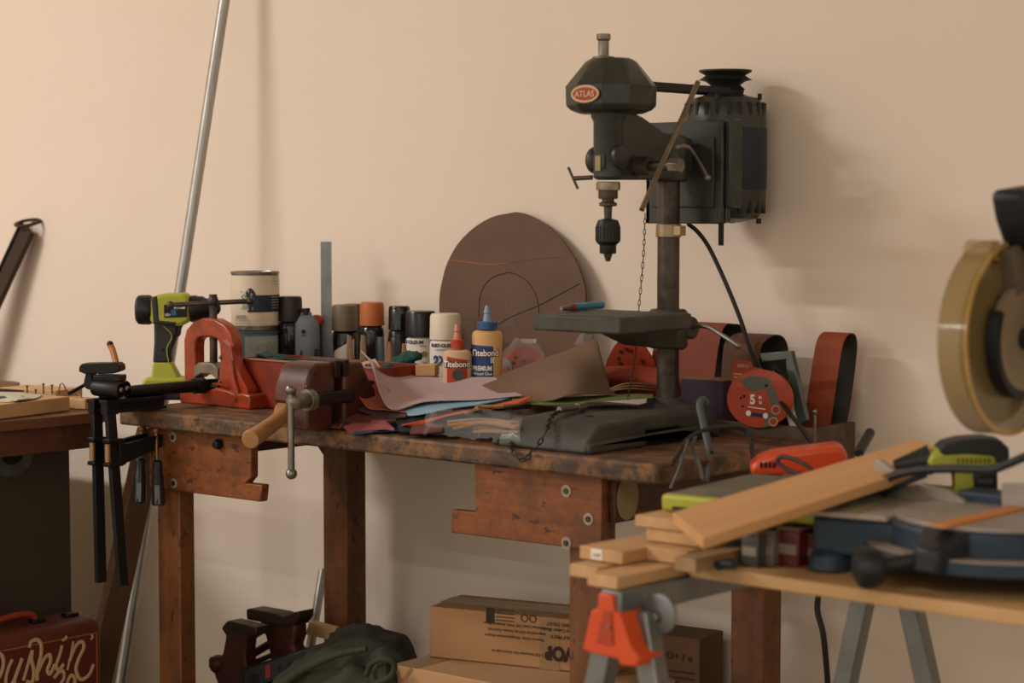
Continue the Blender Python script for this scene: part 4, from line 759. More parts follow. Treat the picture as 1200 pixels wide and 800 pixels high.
sheet('plum_sheet', 'dark plum sheet curving below the coral one beside the vise', 'sheet', [
    [(416, 455, -.56), (430, 470, -.555), (450, 478, -.55), (478, 482, -.545)], [(402, 470, -.59), (425, 482, -.585), (450, 490, -.585), (476, 488, -.58)]], mat('plum_paper', '#4a3336', .8), .003)
sheet('maroon_sheet', 'maroon folded sheet lying near the bench edge below the plum one', 'sheet', [
    [(396, 480, -.60), (420, 486, -.59), (450, 489, -.58)], [(398, 494, -.63), (425, 496, -.62), (455, 497, -.61)]], mat('maroon_paper', '#5c2c2a', .7), .004)
sheet('pink_sheet', 'dusty pink folded strip lying at the front edge of the bench', 'sheet', [
    [(402, 500, -.64), (425, 494, -.61), (450, 493, -.60), (455, 497, -.60)], [(412, 509, -.655), (430, 505, -.645), (448, 502, -.64), (462, 503, -.635)]], mat('pink_paper', '#93504f', .8), .004)
sheet('blue_sheet', 'pale blue sheet rolled over at its left edge under the mauve sheet', 'sheet', [
    [(480, 473, -.505), (540, 470, -.48), (585, 466, -.46), (600, 465, -.45)], [(462, 470, -.53), (455, 476, -.53), (520, 476, -.52), (590, 468, -.48)], [(466, 488, -.56), (490, 486, -.57), (530, 478, -.54), (560, 474, -.52)]], mat('blue_paper', '#7fa3b6', .8, var='#6b92a8', scale=10), .0014)
b = B(); b.patch([[Z(412, 509, BZ + .002), Z(440, 506, BZ + .004), Z(480, 504, BZ + .003), Z(492, 502, BZ + .002)], [Z(420, 503, BZ + .002), Z(440, 500, BZ + .004), Z(470, 498, BZ + .005), Z(488, 496, BZ + .002)]], .002, 6, 12); one(b, 'blue_strip', mat('deep_blue_paper', '#2f5c7d', .8), 'deep blue strip under the pink one at the bench edge', 'sheet')
sheet('orange_sheet', 'bright orange sheet with curled front edge under the blue one', 'sheet', [
    [(474, 483, -.53), (500, 484, -.53), (560, 478, -.51), (625, 464, -.46)], [(477, 490, -.555), (490, 500, -.59), (530, 486, -.57), (600, 476, -.52)], [(469, 499, -.60), (480, 496, -.61), (520, 487, -.575), (624, 468, -.47)]], mat('orange_paper', '#c2502a', .75), .0016)
crumple('teal_glove', 'small bunch of bright teal rubber below the coral sheet', 'rubber glove', [Z(444, 490, BZ + .016), Z(455, 484, BZ + .02), Z(462, 487, BZ + .02)], [.010, .011, .009], mat('bright_teal', '#1c6a62', .5), amp=.25)
sheet('black_sheet', 'black sheet edge lying on the bench under the orange sheet', 'sheet', [
    [(462, 486, -.56), (520, 482, -.53), (600, 474, -.50)], [(468, 506, -.625), (520, 503, -.60), (600, 490, -.56)]], mat('black_paper', '#16181a', .7), .0025)
sheet('maroon_strip', 'maroon strip standing out from under the black sheet at the bench edge', 'sheet', [
    [(484, 498, -.60), (500, 497, -.60), (520, 498, -.60)], [(480, 508, -.64), (498, 507, -.64), (518, 505, -.63)]], mat('maroon_paper', '#5c2c2a'), .003)
brp = mat('brown_paper', '#6f5843', .85, var='#665039', scale=6, amt=.5)
sheet('brown_paper_sheet', 'large folded brown paper sheet rising to a peak left of the drill press column', 'paper', [
    [(560, 450, -.35), (600, 434, -.30), (660, 412, -.26), (696, 398, -.24), (700, 410, -.24)],
    [(566, 452, -.38), (610, 440, -.34), (668, 420, -.30), (702, 420, -.28), (706, 428, -.27)],
    [(580, 458, -.42), (610, 452, -.40), (670, 432, -.38), (708, 445, -.33), (714, 452, -.31)],
    [(596, 468, -.46), (640, 470, -.45), (672, 462, -.44), (708, 462, -.36), (722, 463, -.34)]], brp, .0016, 24, 30)
sheet('green_sheet', 'green sheet lying flat behind the drill press base', 'sheet', [
    [(600, 464, -.45), (650, 466, -.40), (730, 462, -.30), (765, 462, -.28)], [(600, 472, -.49), (650, 474, -.46), (700, 470, -.42), (765, 466, -.32)]], mat('green_paper', '#5f7030', .8), .0014)
for i, lab in enumerate(('long thin cane stick lying behind the drill press base, the lowest', 'long thin cane stick lying behind the drill press base, the middle one', 'long thin cane stick bowed up behind the drill press base, the topmost')):
    b = B(); b.tube([W(700, 462 + 0 * i, -.34), W(735, 455 - 3 * i, -.32), W(775, 458 - 3 * i, -.24)], .0013, n=6); one(b, 'cane_stick', mat('cane', '#8a7448', .6), lab, 'stick')
# bagged bundles of thin wooden sticks
bag = Thing('stick_bag', 'clear plastic bag of thin brown sticks at the bench edge beside the drill press', 'bag', Z(570, 505, BZ))
b = bag.w(); b.patch([[W(496, 506, -.62), W(530, 512, -.635), (W(570, 514, -.64)), W(608, 516, -.645)], [W(500, 480, -.58), W(530, 482, -.58), W(580, 484, -.60), W(612, 492, -.62)], [W(505, 484, -.52), W(530, 482, -.50), W(580, 482, -.50), W(608, 488, -.50)]], .001, 16, 24, wr=.006, wf=50); b.build('film', clearp, bag)
stk = wood('stick_wood', '#9a7442', '#6e4f2a', None, 'x', rings=60); k_i = 0
for i in range(11):
    zi = BZ + .005 + .0042 * (i % 6); x0_ = 505 + 7 * (i % 3) + (30 if i > 5 else 0); dy_ = .006 * (i % 4)
    r0_ = 494 + 1.5 * i; Ys = -.60 - .004 * (i % 5); dy_ = 0
    a_, c_, e_ = W(x0_ + 20, r0_ + 2 * math.sin(i * 2.), Ys), W(565, r0_ - 3 + 2 * math.sin(i), Ys), W(608 - 4 * (i % 3), r0_ + 1.5 * math.cos(i * 1.7), Ys)
    s_ = Thing('wooden_stick', ['thin brown stick in the clear bag at the bench edge'][0], 'stick', a_, 0, 'thin sticks in the clear bag')
    b = s_.w(); b.tube([a_ + Vector((0, dy_, 0)), c_ + Vector((0, dy_, 0)), e_ + Vector((0, dy_, 0))], .0026, n=6, sm=4); b.build('stick', stk, s_)
for i in range(6):
    zi = W(600, 480, -.50).z - .008 + .0035 * i; s_ = Thing('loose_stick', 'thin tan stick lying loose on top of the bag, left of the drill press base', 'stick', W(548, 480, -.52), 0, 'loose tan sticks on the bag')
    b = s_.w(); b.tube([Z(546 + 3 * i, 484 - i, zi + .003), Z(560, 481 - i, zi - .002), Z(590, 480 - i * .9, zi + .004), Z(622, 477 - i, zi)], .0024, n=6, sm=5); b.build('stick', stk, s_)
b = B(); b.tube([W(497, 509, -.645), W(503, 498, -.64), W(508, 485, -.60)], [.003, .006], n=8); one(b, 'bag_neck', clearp, 'twisted clear plastic end of the stick bag at the bench edge', 'bag')

# ---- glue bottles
def glue(px, w_, ys, Y, cols, lab, txts, kind):
    ytip, ycap0, ycap1, ysh, ybody, yb = ys; q = W(px, yb, Y); sc = ((q - C).dot(FV)) / F; R_ = w_ / 2 * sc; z0 = BZ
    t = Thing('glue_bottle', lab, 'glue bottle', (q.x, q.y, z0)); H_ = lambda py: W(px, py, Y).z - BZ
    b = B(Matrix.Rotation(TH, 4, 'Z')); oval_prof(b, [(.96, 0), (1, .004), (1, H_(ybody)), (.93, H_(ysh + 2)), (.75, H_(ysh)), (.45, H_(ysh) + .001)], (0, 0, 0), R_, R_ * .72); bo = b.build('bottle', cols[0], t)
    b = t.b(); rc = kind[0] * sc / 2; b.lathe([(rc, H_(ycap1)), (rc, H_(ycap0) - .001), (rc * .9, H_(ycap0)), (rc * .4, H_(ycap0) + .001)], n=28); b.build('cap', cols[1], t)
    b = t.b(); rn = kind[1] * sc / 2; b.lathe([(rn * 1.1, H_(ycap0)), (rn, H_(ycap0) + .008), (rn * .75, H_((ycap0 + ytip) / 2)), (rn * .95, H_((ycap0 + ytip) / 2) + .002), (rn * .55, H_(ytip) - .002), (rn * .4, H_(ytip)), (0, H_(ytip))], n=20); b.build('nozzle', cols[2], t)
    return t, bo, R_, sc, H_
titeblue = mat('label_blue', '#1f3f73', .5); titered = mat('label_redorange', '#a93a1c', .5)
def front(t, R_, pts, m, name, par, off=.0006):     # printed shape on the bottle's curved front
    M_ = Matrix.Rotation(TH, 4, 'Z'); b = B(M_); n = 10
    xs_ = [p[0] for p in pts[0]]
    lo, hi = pts; A = []
    for i in range(n + 1):
        f = i / n; x = lo[0][0] + (lo[1][0] - lo[0][0]) * f; zl = lo[0][1] + (lo[1][1] - lo[0][1]) * f; zh = hi[0][1] + (hi[1][1] - hi[0][1]) * f
        y = -R_ * .72 * math.sqrt(max(0, 1 - (x / R_) ** 2)); A.append([b.v((x, y - off, zl)), b.v((x, y - off, zh)), b.v((x, y + .001, zh)), b.v((x, y + .001, zl))])
    for P, Q in zip(A, A[1:]):
        for k in range(4): b.face([P[k], P[(k + 1) % 4], Q[(k + 1) % 4], Q[k]])
    b.face(A[0]); b.face(A[-1]); return b.build(name, m, par)
def ftext(s, size, x, z, R_, m, par, off, **k):
    ob = text(s, size, (x, 0, z), (1, 0, 0), (0, 0, 1), m, par, Matrix.Identity(4), **k)
    for v in ob.data.vertices:
        y = -R_ * .72 * math.sqrt(max(0, 1 - (min(abs(v.co.x), R_ * .99) / R_) ** 2)); v.co = Matrix.Rotation(TH, 4, 'Z') @ Vector((v.co.x, y - off + v.co.y * .3, v.co.z))
    return ob
t, bo, R_, sc, H_ = glue(571, 36, (358, 377, 385, 387, 393, 462), -.30, (mat('glue_yellow', '#d3a56a', .45), mat('cap_blue', '#2a5286', .4), mat('nozzle_blue', '#7f98b3', .35)), 'tall tan wood glue bottle with blue cap and blue label', None, (24, 9))
fl = front(t, R_, ([(-.033 * .98, H_(442)), (.012, H_(442))], [(0, H_(403)), (0, H_(405))]), titeblue, 'label', bo)
ftext('Titebond', .0175, -.0045, H_(416), R_, inkm, fl, .0011, bold=.0016, sx=.84); ftext('Titebond', .0175, -.0045, H_(416), R_, whiteink, fl, .0015, bold=.0004, sx=.84)
ftext('II', .015, .010, H_(424), R_, whiteink, fl, .0012, bold=.0004); ftext('PREMIUM', .0125, -.010, H_(433), R_, whiteink, fl, .0012, bold=.0005, sx=.75); ftext('Wood Glue', .0085, -.009, H_(438.5), R_, whiteink, fl, .0012, bold=.0002, sx=.9)
t, bo, R_, sc, H_ = glue(536, 34, (380, 398, 408, 410, 416, 472), -.345, (mat('glue_cream', '#cfa986', .45), mat('cap_red', '#b23a1e', .4), mat('nozzle_pink', '#c47f6a', .35)), 'shorter wood glue bottle with red-orange cap and red label', None, (15, 9))
fl = front(t, R_, ([(-.020, H_(452)), (.020, H_(452))], [(0, H_(417)), (0, H_(421))]), titered, 'label', bo)
ftext('Titebond', .0165, -.001, H_(429), R_, inkm, fl, .0011, bold=.0018, sx=.86); ftext('Titebond', .0165, -.001, H_(429), R_, whiteink, fl, .0015, bold=.0004, sx=.86)
b = B(Matrix.Rotation(TH, 4, 'Z')); b.lathe([(.0115, 0), (.0115, .0008), (0, .0008)], (.002, -R_ * .72 - .0007, H_(438)), (0, -1, 0), 20); b.build('emblem', mat('emblem_grey', '#43413c', .6), fl)
# wood block before the cans
b = B(); a_ = W(484, 438, -.36); b2 = Z(484, 441, BZ + .05)
q0 = W(484, 426, -.34); q1 = W(502, 428, -.38); zbk = q0.z
M_ = Matrix.Translation((W(502, 432, -.33).x, -.33, 0)) @ Matrix.Rotation(.55, 4, 'Z'); b = B(M_); b.bb(-.022, .018, -.02, .02, zbk - .022, zbk); b.bb(-.022, .018, -.02, .02, zbk - .045, zbk - .0235); b.bb(-.022, .018, -.02, .02, BZ, zbk - .0465); one(b, 'wood_block', pine, 'small stack of squared pale pine block behind the mauve sheet, left of the red-label glue', 'wood block', bev=.0012)
# black and white label card by the teal cloth
b = B(); b.patch([[W(422, 426, -.40), W(440, 421, -.38)], [W(424, 434, -.42), W(446, 431, -.40)]], .004, 4, 6); o = one(b, 'label_card', mat('card_tan', '#a89878', .6), 'small tan card with black chevron print behind the vise', 'card')
for i in range(3):
    b = B(); b.patch([[W(428 + 4 * i, 427 - .6 * i, -.407), W(431 + 4 * i, 426 - .6 * i, -.407)], [W(426 + 5 * i, 432 - .4 * i, -.42), W(430 + 5 * i, 432 - .4 * i, -.42)]], .0012, 2, 2); b.build('chevron', inkm, o)
# disc of board leaning on the wall
# outline measured on the wall plane, leaning slightly
outl = [(515, 372), (515, 347), (519, 325), (525, 306), (537, 285), (555, 267), (575, 255), (595, 250), (610, 249), (630, 257), (650, 272), (665, 290), (675, 307), (684, 332), (686, 350), (684, 395), (676, 420), (660, 442), (640, 458), (560, 458), (538, 438), (522, 408)]
def yl(py): return -.022 - .05 * max(0, (py - 249)) / 210.
P_ = [W(x, y, yl(y)) for x, y in outl]
Pc = catmull(P_ + [P_[0]], 5)[:-1]; zmin = min(p.z for p in Pc)
t = Thing('round_board', 'large round brown hardboard disc leaning against the wall behind the glue bottles', 'board', (sum(p.x for p in Pc) / len(Pc), -.07, ZT))
nrm = (P_[4] - P_[14]).cross(P_[10] - P_[14]).normalized(); nrm = nrm if nrm.y < 0 else -nrm
b = t.w(); A = [b.v(p) for p in Pc]; D = [b.v(p - nrm * .006) for p in Pc]; b.face(A); b.face(D[::-1]); n = len(Pc)
for i in range(n): b.face([A[i], A[(i + 1) % n], D[(i + 1) % n], D[i]])
b.build('disc', mat('hardboard', '#5c3e24', .6, var='#49301b', scale=9, amt=.6), t)
def onb(px, py): return W(px, py, yl(py)) + nrm * .0006
def line(pts, r, m, name):
    b = t.w(); b.tube([onb(*p) for p in pts], r, n=5); return b.build(name, m, t)
line([(561, 372), (562, 352), (566, 338), (576, 326), (592, 320), (596, 319), (606, 322), (618, 330), (627, 343), (631, 358), (632, 385)], .0007, inkm, 'pencil_curve')
line([(584, 380), (600, 371), (631, 358), (650, 348), (680, 332)], .0008, inkm, 'pencil_line')
line([(528, 305), (540, 306), (560, 309), (578, 310), (594, 308)], .0009, mat('chalk_orange', '#b5622c', .7), 'orange_scratch'); line([(594, 308), (630, 303), (665, 301)], .0005, mat('scratch_brown', '#7d5233', .7), 'light_scratch')
# dusty pale blue smear
b = t.w(); pts_ = []
for k in range(24):
    a = 2 * PI * k / 24; rr = 1 + .25 * math.sin(3 * a) + .15 * math.sin(7 * a + 1); pts_.append(onb(603 + 24 * rr * math.cos(a), 368 + 22 * rr * math.sin(a)))
A = [b.v(p) for p in pts_]; D = [b.v(p - nrm * .0004) for p in pts_]; b.face(A); b.face(D[::-1])
for i in range(24): b.face([A[i], A[(i + 1) % 24], D[(i + 1) % 24], D[i]])
sm = bpy.data.materials.new('dust_smear'); sm.use_nodes = True; nt = sm.node_tree; tc = nt.nodes.new('ShaderNodeTexCoord'); nz = nt.nodes.new('ShaderNodeTexNoise'); nz.inputs['Scale'].default_value = 28; nz.inputs['Detail'].default_value = 6
mr = nt.nodes.new('ShaderNodeMapRange'); mr.inputs['From Min'].default_value = .48; mr.inputs['From Max'].default_value = .75; mr.inputs['To Max'].default_value = .6
gc = onb(603, 368) - t.M.translation; mpn = nt.nodes.new('ShaderNodeVectorMath'); mpn.operation = 'DISTANCE'; mpn.inputs[1].default_value = gc; mr2 = nt.nodes.new('ShaderNodeMapRange'); mr2.inputs['From Min'].default_value = .05; mr2.inputs['From Max'].default_value = 0; mlt = nt.nodes.new('ShaderNodeMath'); mlt.operation = 'MULTIPLY'
nt.links.new(tc.outputs['Object'], mpn.inputs[0]); nt.links.new(mpn.outputs['Value'], mr2.inputs['Value'])
nt.links.new(tc.outputs['Object'], nz.inputs['Vector']); nt.links.new(nz.outputs['Fac'], mr.inputs['Value']); nt.links.new(mr.outputs[0], mlt.inputs[0]); nt.links.new(mr2.outputs[0], mlt.inputs[1]); nt.links.new(mlt.outputs[0], nt.nodes['Principled BSDF'].inputs['Alpha'])
nt.nodes['Principled BSDF'].inputs['Base Color'].default_value = lin('#7d7f78'); nt.nodes['Principled BSDF'].inputs['Roughness'].default_value = .9
b.build('dust_smear', sm, t)

# ---- sanding disc pack in clear plastic behind the brown paper
def discpts(cx, cy, rx, ry, n=40): return [(cx + rx * math.cos(2 * PI * k / n), cy + ry * math.sin(2 * PI * k / n)) for k in range(n)]
def plate(b, pix, Y, th, lean=0, y0=0):
    P = [W(x, y, Y - lean * (y - y0)) for x, y in pix]; A = [b.v(p) for p in P]; D = [b.v(p + Vector((0, th, 0))) for p in P]; n = len(P); b.face(A); b.face(D[::-1])
    for i in range(n): b.face([A[i], A[(i + 1) % n], D[(i + 1) % n], D[i]])
    return b
dred = mat('disc_red', '#9c3616', .6, var='#8a2c14', scale=20); 
t = Thing('sanding_disc_pack', 'clear pack of orange sanding discs leaning behind the brown paper, right of the blue-capped glue', 'sanding discs', W(612, 442, -.22))
b = t.w(); plate(b, discpts(612, 438, 29, 32), -.235, .006); dd = b.build('disc', dred, t)
for x, y in ((602, 425), (613, 423), (604, 419)):
    b = t.w(); plate(b, discpts(x, y, 2, 2, 10), -.2362, .001); b.build('dust_hole', inkm, dd)
b = t.w(); plate(b, discpts(591, 430, 9, 10), -.238, .002); cl = b.build('center_card', mat('card_grey', '#7b7b74', .6), t)
b = t.w(); plate(b, discpts(593, 433, 4, 4), -.2395, .001); b.build('red_spot', dred, cl)
b = t.w(); b.patch([[W(577, 440, -.24), W(590, 412, -.235), W(604, 396, -.23)], [W(596, 445, -.25), W(610, 420, -.262), W(620, 400, -.24)], [W(640, 445, -.24), W(640, 420, -.235), W(628, 398, -.23)]], .0008, 12, 12, wr=.006, wf=70); b.build('blister', clearp, t)
b = t.w(); plate(b, [(610, 397), (629, 397), (628, 402), (612, 402)], -.236, .003); b.build('hang_tab', mat('tab_grey', '#a59a8a', .5), t)
b = B(); b.patch([[W(672, 405, -.2), W(690, 402, -.2)], [W(680, 390, -.17), W(694, 392, -.17)]], .0006, 6, 6, wr=.003, wf=90); one(b, 'plastic_film', clearp, 'scrap of clear plastic film behind the peak of the brown paper', 'plastic film')

# ================================================================== BACK RIGHT OF THE BENCH
belt_r = mat('belt_red', '#85402a', .75, var='#6c3322', scale=14, amt=.6); belt_b = mat('belt_brown', '#5f3c28', .7, var='#4b2e1f', scale=18); belt_in = mat('belt_grey_back', '#3b3731', .8)
# sanding disc and folded red sheet between paper and column
t = Thing('sanding_disc', 'red-brown oval sanding disc with dust holes, left of the drill press column', 'sanding disc', W(738, 440, -.13))
b = t.w(); P_ = [(704, 462), (706, 440), (712, 420), (720, 405), (729, 395), (737, 392), (745, 395), (756, 406), (765, 420), (771, 436), (773, 462)]
plate(b, P_, -.13, .0025, -.0006, 462); dsc = b.build('disc', dred, t)
for x, y in ((727, 412), (733, 409), (738, 411), (724, 420), (752, 423), (726, 426)):
    b = t.w(); plate(b, discpts(x, y, 2.1, 2.3, 10), -.1325 , .001, -.0006, 462); b.build('dust_hole', mat('hole_brown', '#4a1d12', .8), dsc)
b = B(); b.patch([[W(706, 430, -.19), W(740, 429, -.18), W(775, 432, -.16)], [W(704, 446, -.215), W(740, 445, -.21), W(775, 447, -.20)], [W(708, 462, -.2), W(740, 462, -.2), W(775, 464, -.19)]], .003, 12, 12); one(b, 'folded_sanding_sheet', mat('fold_red', '#8c2f1a', .7), 'folded deep red sanding sheet in front of the oval disc with holes', 'sanding sheet')
def beltloop(name, lab, prof, x0, x1, m, sag=0, th=.0022, tw=None):
    """closed abrasive loop: profile of (y,z) swept along x, a real thin band"""
    P = catmull([Vector((0, y, z)) for y, z in prof] + [Vector((0, *prof[0]))], 6)[:-1]; n = len(P); t = Thing(name, lab, 'sanding belt', ((x0 + x1) / 2, prof[0][0], min(p.z for p in P)))
    cen = sum(P, Vector()) / n
    def rings(b, off):
        R = []
        for k in range(5):
            f = k / 4; row = []
            for i, p in enumerate(P):
                tn = (P[(i + 1) % n] - P[i - 1]).normalized(); nn = Vector((0, tn.z, -tn.y)); q = p + nn * off; sh = 0 if tw is None else tw(f, (p.z - cen.z))
                row.append(Vector((x0 + (x1 - x0) * f + sh, q.y, q.z)))
            R.append(row)
        return R
    for nm, o0, o1, mm in (('abrasive_face', 0, th / 2, m), ('cloth_back', -th / 2, 0, belt_in)):
        b = t.w(); A = [[b.v(p) for p in r] for r in rings(b, o0)]; D = [[b.v(p) for p in r] for r in rings(b, o1)]
        for k in range(4):
            for i in range(n):
                j = (i + 1) % n; b.face([A[k][i], A[k][j], A[k + 1][j], A[k + 1][i]]); b.face([D[k][i], D[k + 1][i], D[k + 1][j], D[k][j]])
        for i in range(n):
            j = (i + 1) % n; b.face([A[0][i], D[0][i], D[0][j], A[0][j]]); b.face([A[4][i], A[4][j], D[4][j], D[4][i]])
        b.build(nm, mm, t)
    return t
def sgn(prof):   # make the profile run so that its outside is the abrasive side
    a = sum(prof[i][0] * prof[(i + 1) % len(prof)][1] - prof[(i + 1) % len(prof)][0] * prof[i][1] for i in range(len(prof))); return prof if a > 0 else prof[::-1]
def wz(px, py, y): return W(px, py, y).z
# red belt lying on its edge behind the column
xa, xb = W(792, 400, -.10).x, W(868, 400, -.10).x; zt_ = wz(852, 380, -.09)
beltloop('sanding_belt', 'wide red sanding belt loop standing behind the drill press column', sgn([(-.155, ZT + .03), (-.15, ZT + .09), (-.12, zt_ - .015), (-.08, zt_), (-.045, zt_ - .02), (-.03, ZT + .10), (-.03, ZT + .03), (-.05, ZT + .003), (-.13, ZT + .003)]), xa - .03, xb - .03, belt_r)
zt2 = wz(905, 392, -.07)
beltloop('sanding_belt', 'dark brown sanding belt loop showing its open black end above the orange disc pack', sgn([(-.135, ZT + .05), (-.130, zt2 - .035), (-.11, zt2 - .008), (-.075, zt2), (-.045, zt2 - .012), (-.035, zt2 - .05), (-.04, ZT + .04), (-.07, ZT + .01), (-.12, ZT + .012)]), W(858, 430, -.10).x, W(908, 430, -.08).x, belt_b)
zt3 = wz(970, 389, -.06)
beltloop('sanding_belt', 'tall orange-red sanding belt loop standing alone at the right tray end', sgn([(-.128, ZT + .005), (-.112, ZT + .06), (-.10, zt3 - .05), (-.092, zt3 - .012), (-.072, zt3), (-.052, zt3 - .008), (-.045, zt3 - .04), (-.05, ZT + .09), (-.068, ZT + .02), (-.095, ZT + .003)]), W(950, 440, -.10).x, W(981, 440, -.10).x, mat('belt_orange', '#8c3d1e', .75, var='#70321a', scale=12), tw=lambda f, h: .10 * h)
# purple sanding sponge box
x0, x1 = W(795, 460, -.19).x, W(850, 460, -.175).x; zp = wz(820, 445, -.185); b = B(); b.bb(x0, x1, -.183, -.135, ZT + 0.0, zp); o = one(b, 'sanding_block', mat('purple_foam', '#3e2e38', .85, var='#342630', scale=40), 'dark purple sanding block standing right of the drill press column', 'sanding block', bev=.002)
b = B(); b.bb(x0, x1, -.183, -.135, zp, zp + .0025); b.build('tan_face', mat('tan_grit', '#7d5d40', .9), o)
t = Thing('cut_wheel', 'grey round wheel peeking up behind the purple sanding block', 'wheel', W(816, 445, -.125)); b = t.w(); c = W(818, 452, -.12); c.z = W(816, 452, -.12).z - .012; b.lathe([(0, -.003), (.034, -.003), (.034, .003), (0, .003)], (c.x, -.122, c.z), (0, -1, 0), 36); b.build('wheel', mat('wheel_grey', '#77695a', .8), t)
b = t.w(); b.lathe([(0, 0), (.012, 0), (.012, .004), (0, .004)], (c.x, -.1255, c.z), (0, -1, 0), 20); b.build('hub', dsteel, t)
# 5 inch disc pack
Yd = -.205
t = Thing('round_disc_pack', 'round orange pack of five inch sanding discs with a white 5 on its card', 'sanding discs', W(888, 498, Yd))
b = t.w(); plate(b, [(858, 424), (862, 421), (880, 424), (882, 430), (902, 434), (902, 470), (860, 470), (857, 450)], Yd + .006, .0015); cd = b.build('header_card', mat('card_red', '#9a3a22', .6), t)
text('DIABLO', .0075, W(871, 430, Yd + .0055), (1, 0, -.0), (0, 0, 1), mat('faded_letters', '#b79474', .6), cd, t.M.inverted(), bold=.0003)
for k in range(3): b = t.w(); plate(b, [(860, 437 + 4 * k), (892, 440 + 4 * k), (892, 441.3 + 4 * k), (860, 438.3 + 4 * k)], Yd + .0052, .0006); b.build('fine_print', mat('faded_letters', '#b79474'), cd)
b = t.w(); plate(b, discpts(890, 467, 38, 34, 56), Yd, .006); dk = b.build('disc', mat('disc_orange', '#a83a18', .5, coat=.3), t)
b = t.w(); plate(b, [(866, 446), (880, 440), (900, 442), (905, 447), (895, 456), (880, 459)], Yd - .0006, .0006); b.build('gray_print', mat('print_grey', '#5a5a52', .6), dk)
b = t.w(); plate(b, [(896, 450), (906, 452), (912, 466), (914, 478), (908, 494), (899, 500), (893, 500), (899, 488), (904, 478)], Yd - .0006, .0006); b.build('gray_print', mat('print_grey', '#5a5a52'), dk)
for x, y in ((909, 480), (906, 494)):
    b = t.w(); plate(b, discpts(x, y, 5.5, 5.5, 20), Yd - .0012, .0006); r_ = b.build('ring_print', mat('faded_letters', '#b79474'), dk); b = t.w(); plate(b, discpts(x, y, 4, 4, 20), Yd - .0018, .0006); b.build('ring_center', dred, r_)
text('5', .024, W(882, 473, Yd - .0012), (1, 0, 0), (0, 0, 1), whiteink, dk, t.M.inverted(), bold=.0009); text('in', .009, W(891, 467, Yd - .0012), (1, 0, 0), (0, 0, 1), whiteink, dk, t.M.inverted(), bold=.0003); text('12', .007, W(891, 473, Yd - .0012), (1, 0, 0), (0, 0, 1), whiteink, dk, t.M.inverted(), bold=.0003)
b = t.w(); plate(b, [(877, 476), (897, 479), (897, 480), (877, 477)], Yd - .0012, .0006); b.build('rule_print', whiteink, dk)
b = t.w(); plate(b, [(878, 483), (894, 485), (894, 489), (878, 487)], Yd - .0012, .0006); b.build('bar_print', navy, dk)
for x, y in ((877, 484), (897, 487)): b = t.w(); plate(b, discpts(x, y, 3, 3.4, 12), Yd - .0018, .0006); b.build('dot_print', whiteink, dk)
for x, y in ((868, 466), (870, 476), (872, 464)): b = t.w(); plate(b, discpts(x, y, 1.5, 1.7, 10), Yd - .0012, .0006); b.build('dust_hole', inkm, dk)
t = Thing('clamshell_pack', 'teal plastic clamshell pack with white card leaning behind the round orange disc pack', 'package', W(915, 500, -.18))
tl = mat('clear_teal', '#43504c', .2, coat=.5)
b = t.w(); plate(b, [(890, 414), (925, 411), (928, 420), (893, 424)], -.172, .004); plate(b, [(921, 411), (927, 411), (945, 492), (934, 499), (930, 470), (921, 430)], -.176, .012); b.build('shell', tl, t, bev=.001)
b = t.w(); plate(b, [(900, 436), (912, 433), (926, 470), (936, 498), (926, 501), (916, 470)], -.180, .002); b.build('card', white_p, t)
b = t.w(); plate(b, [(902, 428), (907, 428), (926, 450), (926, 462)], -.183, .003); b.build('black_insert', blackm, t)
b = B(); q = W(953, 502, -.21); b.cyl((q.x, -.205, BZ), (q.x, -.205, W(953, 486, -.205).z), .0025, n=10); b.ball((q.x, -.205, W(953, 482, -.205).z), .004, (1, 1, 1.2)); one(b, 'screw_eye', steel, 'thin bright bolt standing in front of the tall orange sanding belt', 'bolt')
# ---- cables at the right end of the bench
b = B(); b.tube([W(828, 472, -.42), W(823, 468, -.43), W(820, 476, -.44), W(825, 500, -.45), W(832, 530, -.47)], .0065, n=10); b.tube([W(831, 512, -.45), W(830, 540, -.50), W(829, 562, -.6)], .0035, n=8); one(b, 'cable_loop', mat('grey_cable', '#474d4c', .5), 'grey-blue cable bent in a tight upright loop beside the drill press base', 'cable')
b = B(); b.tube([W(788, 545, -.66), W(790, 540, -.655), W(797, 530, -.62), W(806, 514, -.55), W(825, 504, -.50), W(850, 500, -.45), W(872, 503, -.42), W(880, 516, -.42), W(882, 534, -.44), W(886, 545, -.5)], .0038, n=8); one(b, 'power_cable', cordm, 'black cord arching over the right end of the bench', 'cord')
b = B(); b.tube([W(806, 515, -.55), W(802, 530, -.64), W(795, 552, -.67), W(786, 572, -.68)], .003, n=8); b.tube([W(815, 512, -.5), W(812, 524, -.56), W(820, 545, -.66), W(824, 562, -.70)], .003, n=8); one(b, 'grey_cord', mat('grey_cable', '#474d4c'), 'pair of dark grey cord ends hanging over the right end of the bench', 'cord')
b = B(); b.tube([W(960, 690, -.2), W(958, 715, -.2), W(965, 745, -.2), W(970, 800, -.18), W(972, 850, -.15), W(960, 890, -.12)], .0055, n=10); one(b, 'hanging_cord', cordm, 'black cord hanging down behind the saw table against the wall', 'cord')

